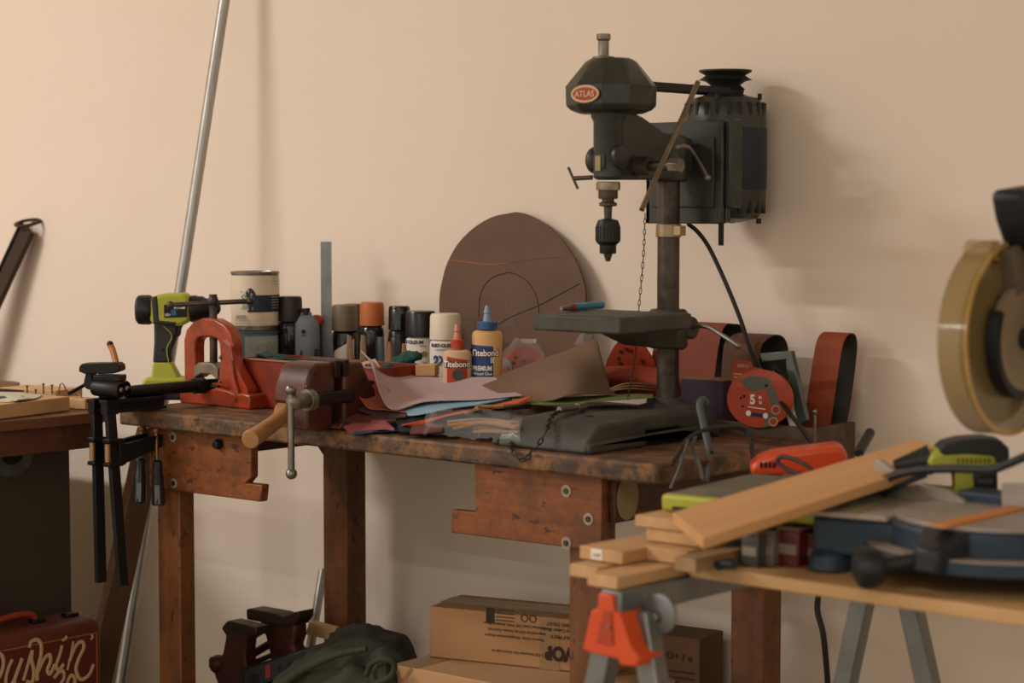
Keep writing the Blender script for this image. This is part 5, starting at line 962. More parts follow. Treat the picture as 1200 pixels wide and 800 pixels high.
# ================================================================== SAW TABLE
TZ = .78
t = Thing('saw_table', 'raw plywood tabletop laid on sawhorses, carrying the blue miter saw', 'table', (2.4, -.8, TZ))
b = t.w(); xl = 1.735; b.prism([(xl, -1.038), (3.25, -1.038), (3.25, -.45), (xl, -.45)], (0, 0, TZ - .018), (1, 0, 0), (0, 1, 0), (0, 0, .018)); b.build('tabletop', ply, t, bev=.002)
galv = mat('sawhorse_steel', '#7f8280', .4, .75, var='#5c605f', scale=16); hor = mat('sawhorse_orange', '#cc4a1c', .45); dgal = mat('dark_sawhorse', '#4b4d48', .45, .5, var='#3a3c38', scale=14)
def sawhorse(x, y0, y1, lab, steelm, bracket, w=.18, plus=0):
    t = Thing('sawhorse', lab, 'sawhorse', (x, (y0 + y1) / 2, 0)); zt = TZ - .0185
    b = t.w(); b.bb(x - .0175, x + .0175, y0, y1, zt - .034, zt); b.build('top_beam', steelm, t, bev=.002)
    for yy, s_ in ((y0 + .04, -1), (y1 - .04, 1)):
        for sx in (-1, 1):
            top = Vector((x + sx * .022, yy, zt - .03)); bot = Vector((x + sx * w, yy + s_ * .03, 0)); d = (bot - top).normalized(); u = Vector((0, 1, 0)); v = d.cross(u).normalized()
            b = t.w(); b.hexa([p + u * a * .014 + v * c * .016 for p in (bot, top) for a, c in ((-1, -1), (1, -1), (1, 1), (-1, 1))]); b.build('leg', steelm, t, bev=.003)
        b = t.w(); b.bb(x - .06, x + .06, yy - .004, yy + .004, .30, .335); b.build('cross_brace', steelm, t)
        if bracket and s_ < 0:
            b = t.w(); b.prism([(a * .80, c * .66) for a, c in [(-.016, 0), (.014, 0), (.016, -.032), (.030, -.036), (.052, -.098), (.072, -.118), (.066, -.136), (.03, -.140), (.026, -.128), (-.044, -.124), (-.05, -.118), (-.032, -.038), (-.018, -.032)]], (x - .004, yy - .046, zt - .004), (1, 0, 0), (0, 0, 1), (0, .05, 0)); br = b.build('leg_bracket', hor, t, bev=.003, label='orange plastic leg bracket')
            b = t.w(); b.prism([(a * .72, c * .63) for a, c in [(-.010, -.04), (.010, -.04), (.014, -.112), (-.026, -.112)]], (x, yy - .0482, zt), (1, 0, 0), (0, 0, 1), (0, .003, 0)); b.build('bracket_panel', mat('sawhorse_orange_deep', '#a83c17', .5), br, bev=.001)
            b = t.w(); b.ball((x + .004, yy - .049, zt - .047), .0030); b.build('rivet', dsteel, br)
            b = t.w(); b.lathe([(.027, 0), (.027, .004), (.02, .006), (0, .006)], (x + .045, yy + .01, zt - .032), (0, -1, 0), 28); b.build('hinge_plate', galv, t); b = t.w(); b.lathe([(.007, 0), (.006, .006), (0, .007)], (x + .043, yy + .003, zt - .036), (0, -1, 0), 12); b.build('hinge_bolt', steel, t)
    return t
sawhorse(1.716, -1.185, -.45, 'near galvanised sawhorse with orange plastic bracket under the stack of boards', galv, True, .20)
t2 = sawhorse(2.95, -.98, -.42, 'dark steel sawhorse under the right half of the plywood table', dgal, False)
# boards stacked on the left of the table, laid square to the wall
def board(lab, px, py, z, w, L, th, yaw=0.0, rise=0, m=pine_y, name='pine_board', grp=None):
    p = Z(px, py, z + th); t = Thing(name, lab, 'board', (p.x, p.y, z), yaw, grp)
    b = t.b(); b.hexa([(0, 0, 0), (w, 0, 0), (w, L, rise), (0, L, rise), (0, 0, th), (w, 0, th), (w, L, rise + th), (0, L, rise + th)]); b.build('plank', m, t, bev=.0015); return t, p
board('narrow pine strip at the bottom left of the board stack, above the orange bracket', 667, 660, TZ - .018, .05, .62, .017, -.02)
board('second narrow pine strip at the bottom of the stack, just right of the leftmost one', 688, 671, TZ - .018, .052, .66, .017, -.01)
t, p = board('pine board with a small white sticker on its end, second layer of the stack', 679, 639, TZ + .0005, .078, .60, .018, -.03)
b = B(Matrix.Identity(4)); b.bb(.022, .042, -.001, .0002, .002, .0165); stc = b.build('sticker', white_p, t.o); text('2.49', .0075, (.032, -.001, .006), (1, 0, 0), (0, 0, 1), mat('grey_ink', '#6c6c6a'), stc, Matrix.Identity(4))
board('rough-ended pine board right of the one with the sticker', 749, 639, TZ + .0005, .08, .56, .019, .03)
board('dark-ended offcut board leaning at the right of the lower layer', 790, 652, TZ + .0005, .035, .5, .019, .03, m=wood('grey_board', '#a5835c', '#6f5438', None, 'y', rings=22))
board('short pine board under the lime green charger, third layer', 757, 618, TZ + .021, .09, .50, .018, .0)
board('pine board on top of the small stack, left end just under the lime green charger', 744, 603, TZ + .040, .085, .48, .016, .02)
b = B(); b.bb(1.47, 1.95, -.66, -.60, TZ + .001, TZ + .019); one(b, 'support_block', pine, 'pine crosspiece under the back of the board stack', 'board')
A = Z(788, 600, TZ + .083); A2 = Z(824, 630, TZ + .083); Fp = X(1075, 514, A.x + .02); w_ = (A2 - A)
t = Thing('wide_plank', 'wide clean pine plank lying tilted across the top of everything left of the miter saw', 'board', (A.x, A.y, TZ + .06)); dn = Vector((0, 0, -.015)); b = t.w(); w_ = Vector((.118, -.02, 0)); w_ = (A2 - A) * .95
b.hexa([A + dn, A2 + dn, Fp + w_ + dn, Fp + dn, A, A2, Fp + w_, Fp]); b.build('plank', wood('plank_fresh', '#cf9f6a', '#b5834f', None, 'y', rings=14, grain=.5, bump=.05), t, bev=.0015)
# lime charger slab and orange tool
L0 = Z(774, 598, TZ + .058); t = Thing('lime_case', 'flat lime green and grey tool case half hidden under the wide plank', 'tool case', L0, .12)
b = t.b(); b.bb(0, .30, 0, .24, 0, .024); b.build('body', lime, t, bev=.006, seg=3); b = t.b(); b.hexa([(.006, .006, .024), (.29, .006, .024), (.29, .235, .024), (.006, .235, .024), (.03, .03, .031), (.28, .03, .031), (.28, .22, .031), (.03, .22, .031)]); b.build('grey_top', mat('dusty_grey_top', '#6d6654', .7, var='#4a4a3a', scale=12, amt=.8), t, bev=.005)
b = t.b(); b.bb(.02, .18, -.002, .004, .003, .008); b.build('slot', blackp, t)
O0 = Z(878, 556, TZ + .066); t = Thing('orange_tool', 'glossy orange plastic tool body with dark vents lying behind the wide plank', 'power tool', O0, TH - .1)
k_ = 1 / 740.
b = t.b(); pr = [(878, 556), (880, 546), (888, 538), (905, 531), (940, 526), (978, 521), (987, 523), (991, 532), (992, 556)]
b.prism([((x - 878) * k_, (556 - y) * k_) for x, y in pr], (0, 0, 0), (1, 0, 0), (0, 0, 1), (0, .075, 0)); ob_ = b.build('shell', mat('tool_orange', '#c8461c', .35, coat=.3), t, bev=.010, seg=4)
for k in range(4): b = t.b(); b.box(((892 - 878 + k * 5) * k_, -.0005, .0155), (.0045, .003, .009), (0, 0, 0)); b.build('vent', blackm, ob_, bev=.001)
b = B(); b.tube([W(952, 551, O0.y - .03), W(940, 542, O0.y - .03), W(920, 535, O0.y - .03), W(912, 537, O0.y - .03), W(913, 543, O0.y - .03), W(925, 551, O0.y - .03), W(938, 556, O0.y - .03)], .0035, n=8); one(b, 'tool_cord', mat('brown_cord', '#2b1a14', .5), 'dark cord loop lying on the glossy orange tool', 'cord')
b = B(); b.cyl(W(1006, 531, -.35), W(1020, 506, -.28), .0085, n=14); one(b, 'black_rod', blackp, 'short black rod sticking up behind the wide plank, right of the bench end', 'rod', bev=.002)
# boxes under the plank
for i, (px, w_, h, c, nm, lab) in enumerate(((868, .028, .045, '#4a4a44', 'clear_box', 'small grey clear-lidded box at the left of the row in front of the saw foot'), (886, .024, .045, '#7a6e66', 'clear_box', 'small pale clear-lidded box, second from the left in the row by the saw foot'), (906, .035, .05, '#6e1e17', 'red_box', 'dark red small box beside the saw foot'), (930, .025, .04, '#7c2a1d', 'red_box', 'dull red small box closest to the saw foot'))):
    q = Z(px, 663, TZ); t = Thing(nm, lab, 'small box', (q.x, q.y + .004 * i, TZ), .15 * (i % 2), None); b = t.b(); b.bb(0, w_, 0, .05, 0, h); o = b.build('box', mat('smallbox%d' % i, c, .35, coat=.4, var='#2d2522', scale=30, amt=.5), t, bev=.002)
    b = t.b(); b.bb(.003, w_ - .003, -.0008, .0, h * .35, h * .62); b.build('label', mat('dull_label', '#8d8378', .5), t); b = t.b(); b.bb(-.0008, w_ + .0008, -.0008, .0508, h, h + .004); b.build('lid', mat('lid_tan', '#7b6a58', .4), t, bev=.001)
b = B(); q = lambda x, y, z: Z(x, y, z); b.tube([q(842, 664, TZ + .005), q(858, 655, TZ + .006), q(876, 648, TZ + .007), q(868, 640, TZ + .02), q(845, 648, TZ + .012), q(836, 660, TZ + .005), q(860, 662, TZ + .012)], .0055, n=8); one(b, 'cord_coil', mat('teal_black', '#1f2c2d', .5), 'small dark coil of cord under the wide plank, left of the small boxes', 'cord')

# ================================================================== MITER SAW
SX, SY = 2.10, -.85
t = Thing('miter_saw', 'blue miter saw with amber see-through blade guard standing on the plywood table', 'miter saw', (SX, SY, TZ))
sblue = mat('saw_blue', '#2b3c4b', .5, .2, var='#212e3a', scale=14); salu = mat('saw_aluminium', '#a59a8e', .5, .45, var='#8b8178', scale=14); sblk = mat('saw_black', '#15181b', .45)
b = t.w(); b.prism([(-.215, -.115), (-.215, .06), (-.12, .09), (.12, .09), (.25, .06), (.25, -.115), (.12, -.10), (-.10, -.10)], (SX, SY, TZ + .022), (1, 0, 0), (0, 1, 0), (0, 0, .052)); b.build('base', sblue, t, bev=.006)
for dx, dy in ((-.195, -.1), (-.195, .045), (.23, -.1), (.23, .045)):
    b = t.w(); b.lathe([(.028, 0), (.030, .004), (.026, .022), (.016, .03)], (SX + dx, SY + dy, TZ), n=20); b.build('foot', sblue, t)
for x0, x1 in ((-.222, -.105), (.105, .26)):
    b = t.w(); b.prism([(x0, -.122), (x1, -.105), (x1, .06), (x0, .06)], (SX, SY, TZ + .074), (1, 0, 0), (0, 1, 0), (0, 0, .008)); b.build('wing_top', salu, t, bev=.002)
b = t.w(); b.lathe([(.135, 0), (.142, .006), (.142, .045), (.136, .05)], (SX, SY, TZ + .03), n=56); b.build('turntable_rim', sblue, t, bev=.002)
b = t.w(); b.lathe([(0, 0), (.134, 0), (.134, .006), (0, .006)], (SX, SY, TZ + .079), n=56); b.build('turntable', salu, t, bev=.001)
b = t.w(); b.bb(SX - .012, SX + .012, SY - .155, SY + .12, TZ + .085, TZ + .088); b.build('kerf_plate', mat('kerf_orange', '#c77d37', .5), t)
b = t.w(); b.hexa([(SX - .018, SY - .19, TZ + .03), (SX + .018, SY - .19, TZ + .03), (SX + .04, SY - .12, TZ + .03), (SX - .04, SY - .12, TZ + .03), (SX - .015, SY - .188, TZ + .062), (SX + .015, SY - .188, TZ + .062), (SX + .04, SY - .12, TZ + .084), (SX - .04, SY - .12, TZ + .084)]); b.build('miter_arm', sblk, t, bev=.005)
b = t.w(); rr = []
for r0, z0, z1, mname in ((.175, .028, .046, 'x'),):
    pts = [(r0 * math.cos(a), r0 * math.sin(a)) for a in [math.radians(200 + 140 * i / 24) for i in range(25)]]; pin = [(.13 * math.cos(a), .13 * math.sin(a)) for a in [math.radians(200 + 140 * i / 24) for i in range(25)]]
    b.prism(pts + pin[::-1], (SX, SY, TZ + z0), (1, 0, 0), (0, 1, 0), (0, 0, z1 - z0))
sc2 = b.build('miter_scale', sblue, t, bev=.003)
b = t.w(); pts = [(.172 * math.cos(a), .172 * math.sin(a)) for a in [math.radians(205 + 130 * i / 24) for i in range(25)]]; pin = [(.145 * math.cos(a), .145 * math.sin(a)) for a in [math.radians(205 + 130 * i / 24) for i in range(25)]]; b.prism(pts + pin[::-1], (SX, SY, TZ + .046), (1, 0, 0), (0, 1, 0), (0, 0, .002)); b.build('scale_plate', salu, sc2)
k0, k1 = Vector((SX - .01, SY - .165, TZ + .045)), Vector((SX - .055, SY - .205, TZ + .036))
b = t.w(); b.cyl(k0, k1, .010, n=14); b.build('lock_rod', sblk, t); b = t.w(); u = (k1 - k0).normalized(); b.lathe([(0, 0), (.018, .002), (.026, .012), (.028, .024), (.024, .036), (.012, .042), (0, .043)], k1 - u * .008, u, 18); b.build('lock_knob', sblk, t)
# fence
fy = SY + .055
b = t.w(); P_ = [W(x, y, fy) for x, y in ((1018, 600), (1022, 560), (1025, 538), (1030, 538), (1046, 550), (1056, 570), (1078, 566), (1110, 574), (1128, 586), (1142, 601))]; b.prism([(p.x, p.z) for p in P_], (0, fy, 0), (1, 0, 0), (0, 0, 1), (0, .012, 0)); b.build('fence', salu, t, bev=.002)
b = t.w(); P_ = [W(x, y, fy) for x, y in ((1173, 606), (1173, 566), (1230, 566), (1290, 572), (1290, 612))]; b.prism([(p.x, p.z) for p in P_], (0, fy, 0), (1, 0, 0), (0, 0, 1), (0, .012, 0)); b.build('fence', salu, t, bev=.002)
b = t.w(); b.bb(SX - .10, SX + .16, fy + .012, fy + .06, TZ + .03, TZ + .10); b.build('fence_casting', sblue, t, bev=.005)
# rear pivot, arm, motor, guards, blade
GZ = 1.097; ax_ = Vector((SX, SY, GZ))
b = t.w(); b.hexa([(SX + .01, SY + .10, TZ + .03), (SX + .09, SY + .10, TZ + .03), (SX + .09, SY + .19, TZ + .03), (SX + .01, SY + .19, TZ + .03), (SX + .03, SY + .12, TZ + .25), (SX + .08, SY + .12, TZ + .25), (SX + .08, SY + .18, TZ + .25), (SX + .03, SY + .18, TZ + .25)]); b.build('pivot_post', sblk, t, bev=.006)
b = t.w(); b.hexa([(SX + .03, SY + .05, GZ - .03), (SX + .08, SY + .05, GZ - .03), (SX + .08, SY + .18, TZ + .2), (SX + .03, SY + .18, TZ + .2), (SX + .03, SY + .05, GZ + .06), (SX + .08, SY + .05, GZ + .06), (SX + .08, SY + .18, TZ + .28), (SX + .03, SY + .18, TZ + .28)]); b.build('saw_arm', sblk, t, bev=.008)
b = t.w(); b.lathe([(0, 0), (.05, 0), (.056, .006), (.056, .10), (.05, .12), (0, .12)], (SX + .045, SY + .075, GZ + .02), (1, 0, .05), 32); b.build('motor', sblk, t, bev=.002)
b = t.w(); n = 60; pts = []
for k in range(n):
    a = 2 * PI * k / n; pts += [(.108 * math.cos(a), .108 * math.sin(a)), (.114 * math.cos(a + .03), .114 * math.sin(a + .03))]
b.prism(pts, (SX - .001, SY, GZ), (0, 1, 0), (0, 0, 1), (.002, 0, 0)); b.build('blade', mat('blade_steel', '#8c7f6c', .35, .8, var='#6e6556', scale=10), t)
amber = mat('amber_guard', '#8f7a4c', .15, 0, alpha=.38, coat=.6); amber2 = mat('amber_rim', '#a5894f', .15, 0, alpha=.45, coat=.6)
# lower guard: a hollow see-through drum round the blade
b = t.w(); Rg = .127; a0, a1 = math.radians(75), math.radians(345); pr_ = []
for k in range(41):
    a = a0 + (a1 - a0) * k / 40; pr_.append((Rg * math.cos(a), Rg * math.sin(a)))
def drum(b, r0, r1, xa, xb, a0=a0, a1=a1, n=40):
    R = []
    for k in range(n + 1):
        a = a0 + (a1 - a0) * k / n; d = Vector((0, math.cos(a), math.sin(a)))
        R.append([b.v(Vector((xa, SY, GZ)) + d * r0), b.v(Vector((xa, SY, GZ)) + d * r1), b.v(Vector((xb, SY, GZ)) + d * r1), b.v(Vector((xb, SY, GZ)) + d * r0)])
    for P, Q in zip(R, R[1:]):
        for k in range(4): b.face([P[k], P[(k + 1) % 4], Q[(k + 1) % 4], Q[k]])
    b.face(R[0][::-1]); b.face(R[-1])
drum(b, Rg - .003, Rg, SX - .020, SX + .016); b.build('guard_rim', amber2, t)
b = t.w(); drum(b, .045, Rg, SX - .022, SX - .0195); b.build('guard_face', amber, t)
b = t.w(); drum(b, .045, Rg, SX + .014, SX + .0165); b.build('guard_face', amber, t)
b = t.w(); drum(b, Rg - .006, Rg + .001, SX + .0165, SX + .019); b.build('guard_lip', mat('amber_lip', '#b8954e', .2, alpha=.85, coat=.5), t)
d = Vector((0, math.cos(math.radians(112)), math.sin(math.radians(112)))); b = t.w(); b.cyl(ax_ + d * .122 + Vector((-.024, .0, -.0)), ax_ + d * .122 + Vector((.014, .0, 0)), .015, n=18); b.build('guard_ear', amber2, t); b = t.w(); b.ball(ax_ + d * .112 + Vector((.018, -.008, 0)), .006); b.build('guard_screw', mat('copper_screw', '#7d5a3e'), t)
# fixed upper guard in grey-beige and its dark rim
b = t.w(); drum(b, .010, .070, SX + .022, SX + .032, math.radians(-150), math.radians(209.9)); b.build('hub_plate', mat('hub_beige', '#9b8970', .5, .3, var='#75654f', scale=10), t)
b = t.w(); drum(b, .068, .078, SX + .020, SX + .036, math.radians(150), math.radians(290)); b.build('hub_ring', sblk, t)
b = t.w(); b.lathe([(0, 0), (.014, 0), (.014, .012), (.008, .014), (.008, .018), (0, .018)], (SX + .032, SY, GZ), (1, 0, 0), 28); b.build('arbor_cover', sblk, t)
b = t.w(); drum(b, .06, .122, SX + .005, SX + .034, math.radians(-30), math.radians(110)); b.build('upper_guard', mat('upper_guard_grey', '#6b5f4e', .5, .3), t)
# handle
h = [X(1183, 222, SX + .03), X(1184, 250, SX + .03), X(1198, 292, SX + .03), X(1225, 330, SX + .03)]
b = t.w(); 
def yz(px, py): p = X(px, py, SX + .03); return (p.y, p.z)
b.prism([yz(*p) for p in ((1176, 228), (1180, 222), (1215, 216), (1240, 224), (1244, 330), (1208, 332), (1200, 300), (1190, 285), (1181, 258))], (SX + .01, 0, 0), (0, 1, 0), (0, 0, 1), (.045, 0, 0)); hn = b.build('handle', sblk, t, bev=.008, seg=3)
b = t.w(); b.prism([yz(*p) for p in ((1196, 245), (1212, 243), (1216, 290), (1202, 276))], (SX + .006, 0, 0), (0, 1, 0), (0, 0, 1), (.006, 0, 0)); b.build('trigger', mat('trigger_orange', '#c2531d', .5), hn, bev=.002)

# ---- lime sander lying behind the fence
q = Z(1130, 577, TZ + .085); q = W(1130, 577, -.71); t = Thing('palm_sander', 'lime green and black palm sander lying behind the miter saw fence', 'sander', (q.x, q.y, q.z), TH - .06)
k_ = ((q - C).dot(FV)) / F
def sd(b, pix, y0, y1): return b.prism([((x - 1130) * k_, (577 - y) * k_) for x, y in pix], (0, y0, 0), (1, 0, 0), (0, 0, 1), (0, y1 - y0, 0))
b = t.b(); sd(b, [(1086, 548), (1084, 538), (1088, 528), (1100, 523), (1140, 524), (1165, 528), (1166, 544), (1150, 551), (1100, 552)], -.026, .026); b.build('body', lime, t, bev=.009, seg=4)
b = t.b(); sd(b, [(1096, 524), (1104, 517), (1122, 512), (1150, 510), (1168, 513), (1177, 522), (1178, 533), (1170, 542), (1164, 540), (1160, 531), (1130, 529), (1102, 531)], -.0285, .0285); hg = b.build('grip', greyp, t, bev=.010, seg=4)
b = t.b(); b.lathe([(.008, 0), (.011, .012), (.020, .045), (.022, .050), (0, .050)], ((1048 - 1130) * k_, 0, (577 - 546) * k_), (1, 0, .18), 20); b.build('hose_nozzle', blackp, t)
b = t.b(); sd(b, [(1116, 551), (1141, 551), (1138, 572), (1144, 577), (1112, 577), (1118, 570)], -.020, .020); b.build('neck', lime, t, bev=.005)
b = t.b(); sd(b, [(1136, 552), (1165, 548), (1166, 572), (1140, 574)], -.024, .024); bx_ = b.build('dust_box', blackp, t, bev=.004)
text('RYOBI', .007, ((1151 - 1130) * k_, -.0245, (577 - 563) * k_), (1, 0, 0), (0, 0, 1), mat('grey_ink', '#6c6c6a'), bx_, Matrix.Identity(4))
for k in range(8): b = t.b(); b.bb((1118 - 1130 + 5 * k) * k_, (1120.5 - 1130 + 5 * k) * k_, -.0265, -.025, (577 - 540) * k_, (577 - 534) * k_); b.build('vent', mat('vent_dark', '#4b4d1d', .6), t)
b = B(); b.bb(q.x - .09, q.x + .10, -.728, -.66, TZ, q.z); one(b, 'steel_block', sblue, 'dark blue block under the palm sander behind the saw fence', 'block', bev=.004)
b = B(); b.tube([W(1009, 588, -0.815), W(1016, 576, -0.825), W(1040, 560, -0.835), (W(1075, 551, -0.840)), W(1120, 549, -0.845), W(1160, 550, -0.845), W(1180, 544, -0.845), W(1210, 532, -0.835), W(1240, 525, -0.795)], .006, n=10); b.tube([W(1028, 588, -0.815), W(1040, 577, -0.825), W(1062, 565, -0.830), W(1085, 556, -0.835)], .0045, n=8); one(b, 'power_cable', mat('dark_grey_cord', '#202325', .5), 'thick dark cord curving in front of the palm sander over the saw fence', 'cord')
b = B(); P0 = W(1015, 590, -.70); b.lathe([(.018, 0), (.018, .06), (0, .06)], (P0.x, -.67, TZ + .065), (0.1, 0, 1), 20) if False else b.bb(P0.x - .012, P0.x + .03, -.72, -.66, TZ + .0, W(1015, 566, -.7).z); one(b, 'pale_offcut', mat('pale_wood', '#b48c66', .7, var='#a67d57', scale=8), 'pale rounded wood offcut standing between the wide plank and the saw fence', 'offcut', bev=.010, seg=4)

# ================================================================== UNDER THE BENCH
lowz = .255
# rusty old vise on a crate
b = B(); b.bb(-.02, .42, -.50, -.31, 0, .215); one(b, 'wood_crate', rail_w, 'low dark wooden crate on the floor under the bench carrying the old vise', 'crate', bev=.004)
rv = mat('vise_rust', '#4a2217', .5, .3, var='#2a1812', scale=14, amt=.8, bump=.3, bscale=35); rvt = mat('vise_rust_top', '#3b2d22', .5, .5, var='#241c17', scale=20)
t = Thing('old_vise', 'rusty old leg vise with open jaws lying under the left side of the bench', 'vise', (.06, -.35, .216))
def vv(px, py, y): p = W(px, py, y); return (p.x, p.z)
b = t.w(); Yv = -.40; b.prism([vv(x, y, Yv) for x, y in ((254, 800), (250, 790), (252, 776), (260, 766), (264, 745), (258, 736), (265, 727), (290, 732), (300, 738), (299, 744), (288, 750), (286, 768), (290, 790), (290, 830), (256, 830))], (0, Yv, 0), (1, 0, 0), (0, 0, 1), (0, .035, 0)); b.build('front_jaw', rv, t, bev=.007, seg=3)
b = t.w(); b.prism([vv(x, y, Yv - .003) for x, y in ((262, 736), (266, 727), (300, 735), (300, 744), (290, 745))], (0, Yv - .003, 0), (1, 0, 0), (0, 0, 1), (0, .040, 0)); b.build('jaw_top', rvt, t, bev=.003)
Y2 = -.335
b = t.w(); b.prism([vv(x, y, Y2) for x, y in ((304, 725), (345, 728), (346, 745), (342, 758), (350, 765), (345, 776), (330, 800), (330, 830), (308, 830), (310, 790), (316, 770), (310, 745), (304, 738))], (0, Y2, 0), (1, 0, 0), (0, 0, 1), (0, .038, 0)); b.build('rear_jaw', rv, t, bev=.008, seg=3)
b = t.w(); b.prism([vv(x, y, Y2 - .004) for x, y in ((288, 714), (292, 713), (325, 719), (330, 722), (345, 717), (350, 716), (350, 724), (344, 733), (326, 733), (289, 726))], (0, Y2 - .004, 0), (1, 0, 0), (0, 0, 1), (0, .045, 0)); b.build('jaw_top', rvt, t, bev=.003)
b = t.w(); b.cyl(W(286, 772, -.34), W(320, 752, -.27), .009, n=14); b.cyl(W(288, 780, -.36), W(322, 766, -.29), .006, n=12); b.build('screw_bar', rvt, t)
b = t.w(); b.ball(W(256, 778, -.39), .021); b.ball(W(250, 774, -.40), .010, (1, 1, 1)); b.build('screw_boss', rv, t)
b = B(); b.bb(-.02, .2, -.41, -.21, .2155, .2165); 
# black power strip case
A = W(278, 782, -.43); D = W(392, 748, -.43 + .14)
t = Thing('power_strip', 'black power strip with a red switch leaning under the bench beside the old vise', 'power strip', A)
A0, A1 = W(284, 783, -.42), W(395, 748, -.33); dv = (A1 - A0); dn = Vector((0, 0, -1)) * .05; bk = Vector((-.01, .045, .0))
b = t.w(); b.hexa([A0 + dn, A1 + dn, A1 + dn + bk, A0 + dn + bk, A0, A1, A1 + bk, A0 + bk]); bd_ = b.build('housing', mat('strip_black', '#15191b', .4), t, bev=.004)
u = dv.normalized(); nn = u.cross(Vector((0, 0, 1))).normalized(); up = nn.cross(u) * -1; up = Vector((0, 0, 1))
def onface(f, g, o=.001): return A0 + dv * f + Vector((0, 0, -.05 * g)) + nn * o
b = t.w(); b.hexa([onface(.25, .75, -.001), onface(.30, .75, -.001), onface(.30, .75, .002), onface(.25, .75, .002), onface(.25, .2, -.001), onface(.30, .2, -.001), onface(.30, .2, .002), onface(.25, .2, .002)]); b.build('switch', mat('switch_red', '#8a2a18', .4), bd_)
for k in range(4):
    f = .38 + .1 * k; b = t.w(); b.hexa([onface(f, .6, -.001), onface(f + .03, .6, -.001), onface(f + .03, .6, .001), onface(f, .6, .001), onface(f, .35, -.001), onface(f + .03, .35, -.001), onface(f + .03, .35, .001), onface(f, .35, .001)]); b.build('socket', blackm, bd_)
b = t.w(); b.lathe([(.011, 0), (.011, .001), (.009, .001)], onface(.13, .6, 0), nn, 20); b.build('emblem', blackm, bd_)
# olive canvas bag: draped folded cloth
olive = mat('olive_canvas', '#38382a', .9, var='#2c2d1e', scale=14, amt=.5, bump=.3, bscale=300)
t = Thing('canvas_jacket', 'crumpled olive green canvas jacket heaped under the bench', 'jacket', (.33, -.36, .216))
def wy(px, py, y): return W(px, py, y)
b = t.w(); b.patch([[wy(392, 742, -.24), wy(402, 733, -.22), wy(430, 732, -.21), wy(462, 741, -.20), wy(482, 756, -.22), wy(487, 772, -.24)],
    [wy(385, 750, -.32), wy(405, 742, -.30), wy(430, 742, -.29), wy(458, 748, -.28), wy(472, 764, -.30), wy(482, 782, -.31)],
    [wy(360, 768, -.40), wy(395, 757, -.38), wy(425, 755, -.36), wy(450, 765, -.35), wy(462, 784, -.36), wy(470, 800, -.36)],
    [wy(322, 796, -.46), wy(360, 782, -.46), wy(405, 780, -.44), wy(430, 795, -.43), wy(445, 808, -.42), wy(460, 822, -.41)],
    [wy(318, 830, -.47), wy(355, 830, -.47), wy(405, 830, -.46), wy(430, 840, -.45), wy(445, 845, -.44), wy(460, 850, -.42)]], .006, 44, 50, wr=.012, wf=26)
b.build('cloth', olive, t)
b = t.w(); b.patch([[wy(428, 766, -.37), wy(448, 760, -.37), wy(468, 770, -.36)], [wy(432, 784, -.42), wy(450, 775, -.44), wy(470, 790, -.40)], [wy(434, 806, -.42), wy(455, 800, -.44), wy(478, 812, -.39)]], .005, 16, 16, wr=.010, wf=40); b.build('fold', olive, t)
b = t.w(); b.tube([wy(430, 790, -.45), wy(436, 777, -.46), wy(450, 772, -.46), wy(462, 778, -.45), wy(458, 792, -.45), wy(442, 800, -.45)], .006, n=10); b.build('strap', olive, t)
b = t.w(); b.tube([wy(325, 806, -.48), wy(352, 786, -.485), wy(392, 768, -.46), (wy(430, 760, -.43))], [.010, .006], n=12); b.build('hem', olive, t)
# wood scrap and pipe piece behind
A = W(360, 729, -.19); D = W(394, 738, -.19)
b = B(); P = [W(x, y, -.20) for x, y in ((362, 728), (395, 737), (391, 751), (358, 743))]; b.prism([(p.x, p.z) for p in P], (0, -.20, 0), (1, 0, 0), (0, 0, 1), (0, .02, 0)); one(b, 'pine_scrap', pine, 'small pale pine scrap poking out behind the olive jacket', 'wood scrap', bev=.001)
b = B(); b.cyl(W(378, 672, -.03), W(366, 745, -.12) , .0105, n=18); e0 = W(378, 672, -.03); e1 = W(366, 745, -.12); e2 = e1 + (e1 - e0) * (e1.z / max(.01, (e0.z - e1.z))) * .98
b.cyl(e1, e2, .0105, n=18); e3 = e0 + (e0 - e1) * .3; b.cyl(e0, e0 + (e0 - e1) * .0 + (e0 - e1) * .05, .0105, n=18); one(b, 'steel_tube', mat('galvanised', '#a7a59f'), 'thin grey steel tube leaning behind the back left bench leg', 'pipe')
# cardboard boxes
cardd = mat('cardboard_dark', '#7a5a3d', .8, var='#67492f', scale=6, amt=.4); tape = mat('packing_tape', '#a58157', .25, alpha=.75, coat=.5); kink = mat('box_ink', '#33261c', .8)
def boxA(name, lab, pa, pb, Y, h, depth, m, length=None, top=None):
    A = W(*pa, Y); r = ray(*pb); Bz = C + r * ((A.z - C.z) / r.z)
    u = (Bz - A); u.z = 0; L_ = u.length if length is None else length; u.normalize(); n_ = Vector((-u.y, u.x, 0))
    ang_ = math.atan2(u.y, u.x); t = Thing(name, lab, 'cardboard box', (A.x, A.y, A.z - h), ang_)
    b = t.b(); b.bb(0, L_, 0, depth, 0, h); o = b.build('carton', m, t, bev=.003)
    return t, o, L_, h
t, o, L_, h = boxA('cardboard_box', 'long cardboard box printed with upside-down lettering under the bench', (503, 710), (672, 726), -.33, W(503, 710, -.33).z - W(462, 778, -.42).z - .001, .14, card, length=.40)
Lb = (lambda A, r: (C + r * ((A.z - C.z) / r.z) - A).length)(W(503, 710, -.33), ray(672, 726))
T_ = Matrix.Identity(4); fr = lambda x, z: (x, -.0006, z)
b = t.b(); b.bb(0, L_, depth_ if False else .07, .095, h, h + .0006); b.build('top_seam', cardd, o)
b = t.b(); b.bb(.0, .30, .045, .11, h + .0006, h + .001); b.build('tape', tape, o)
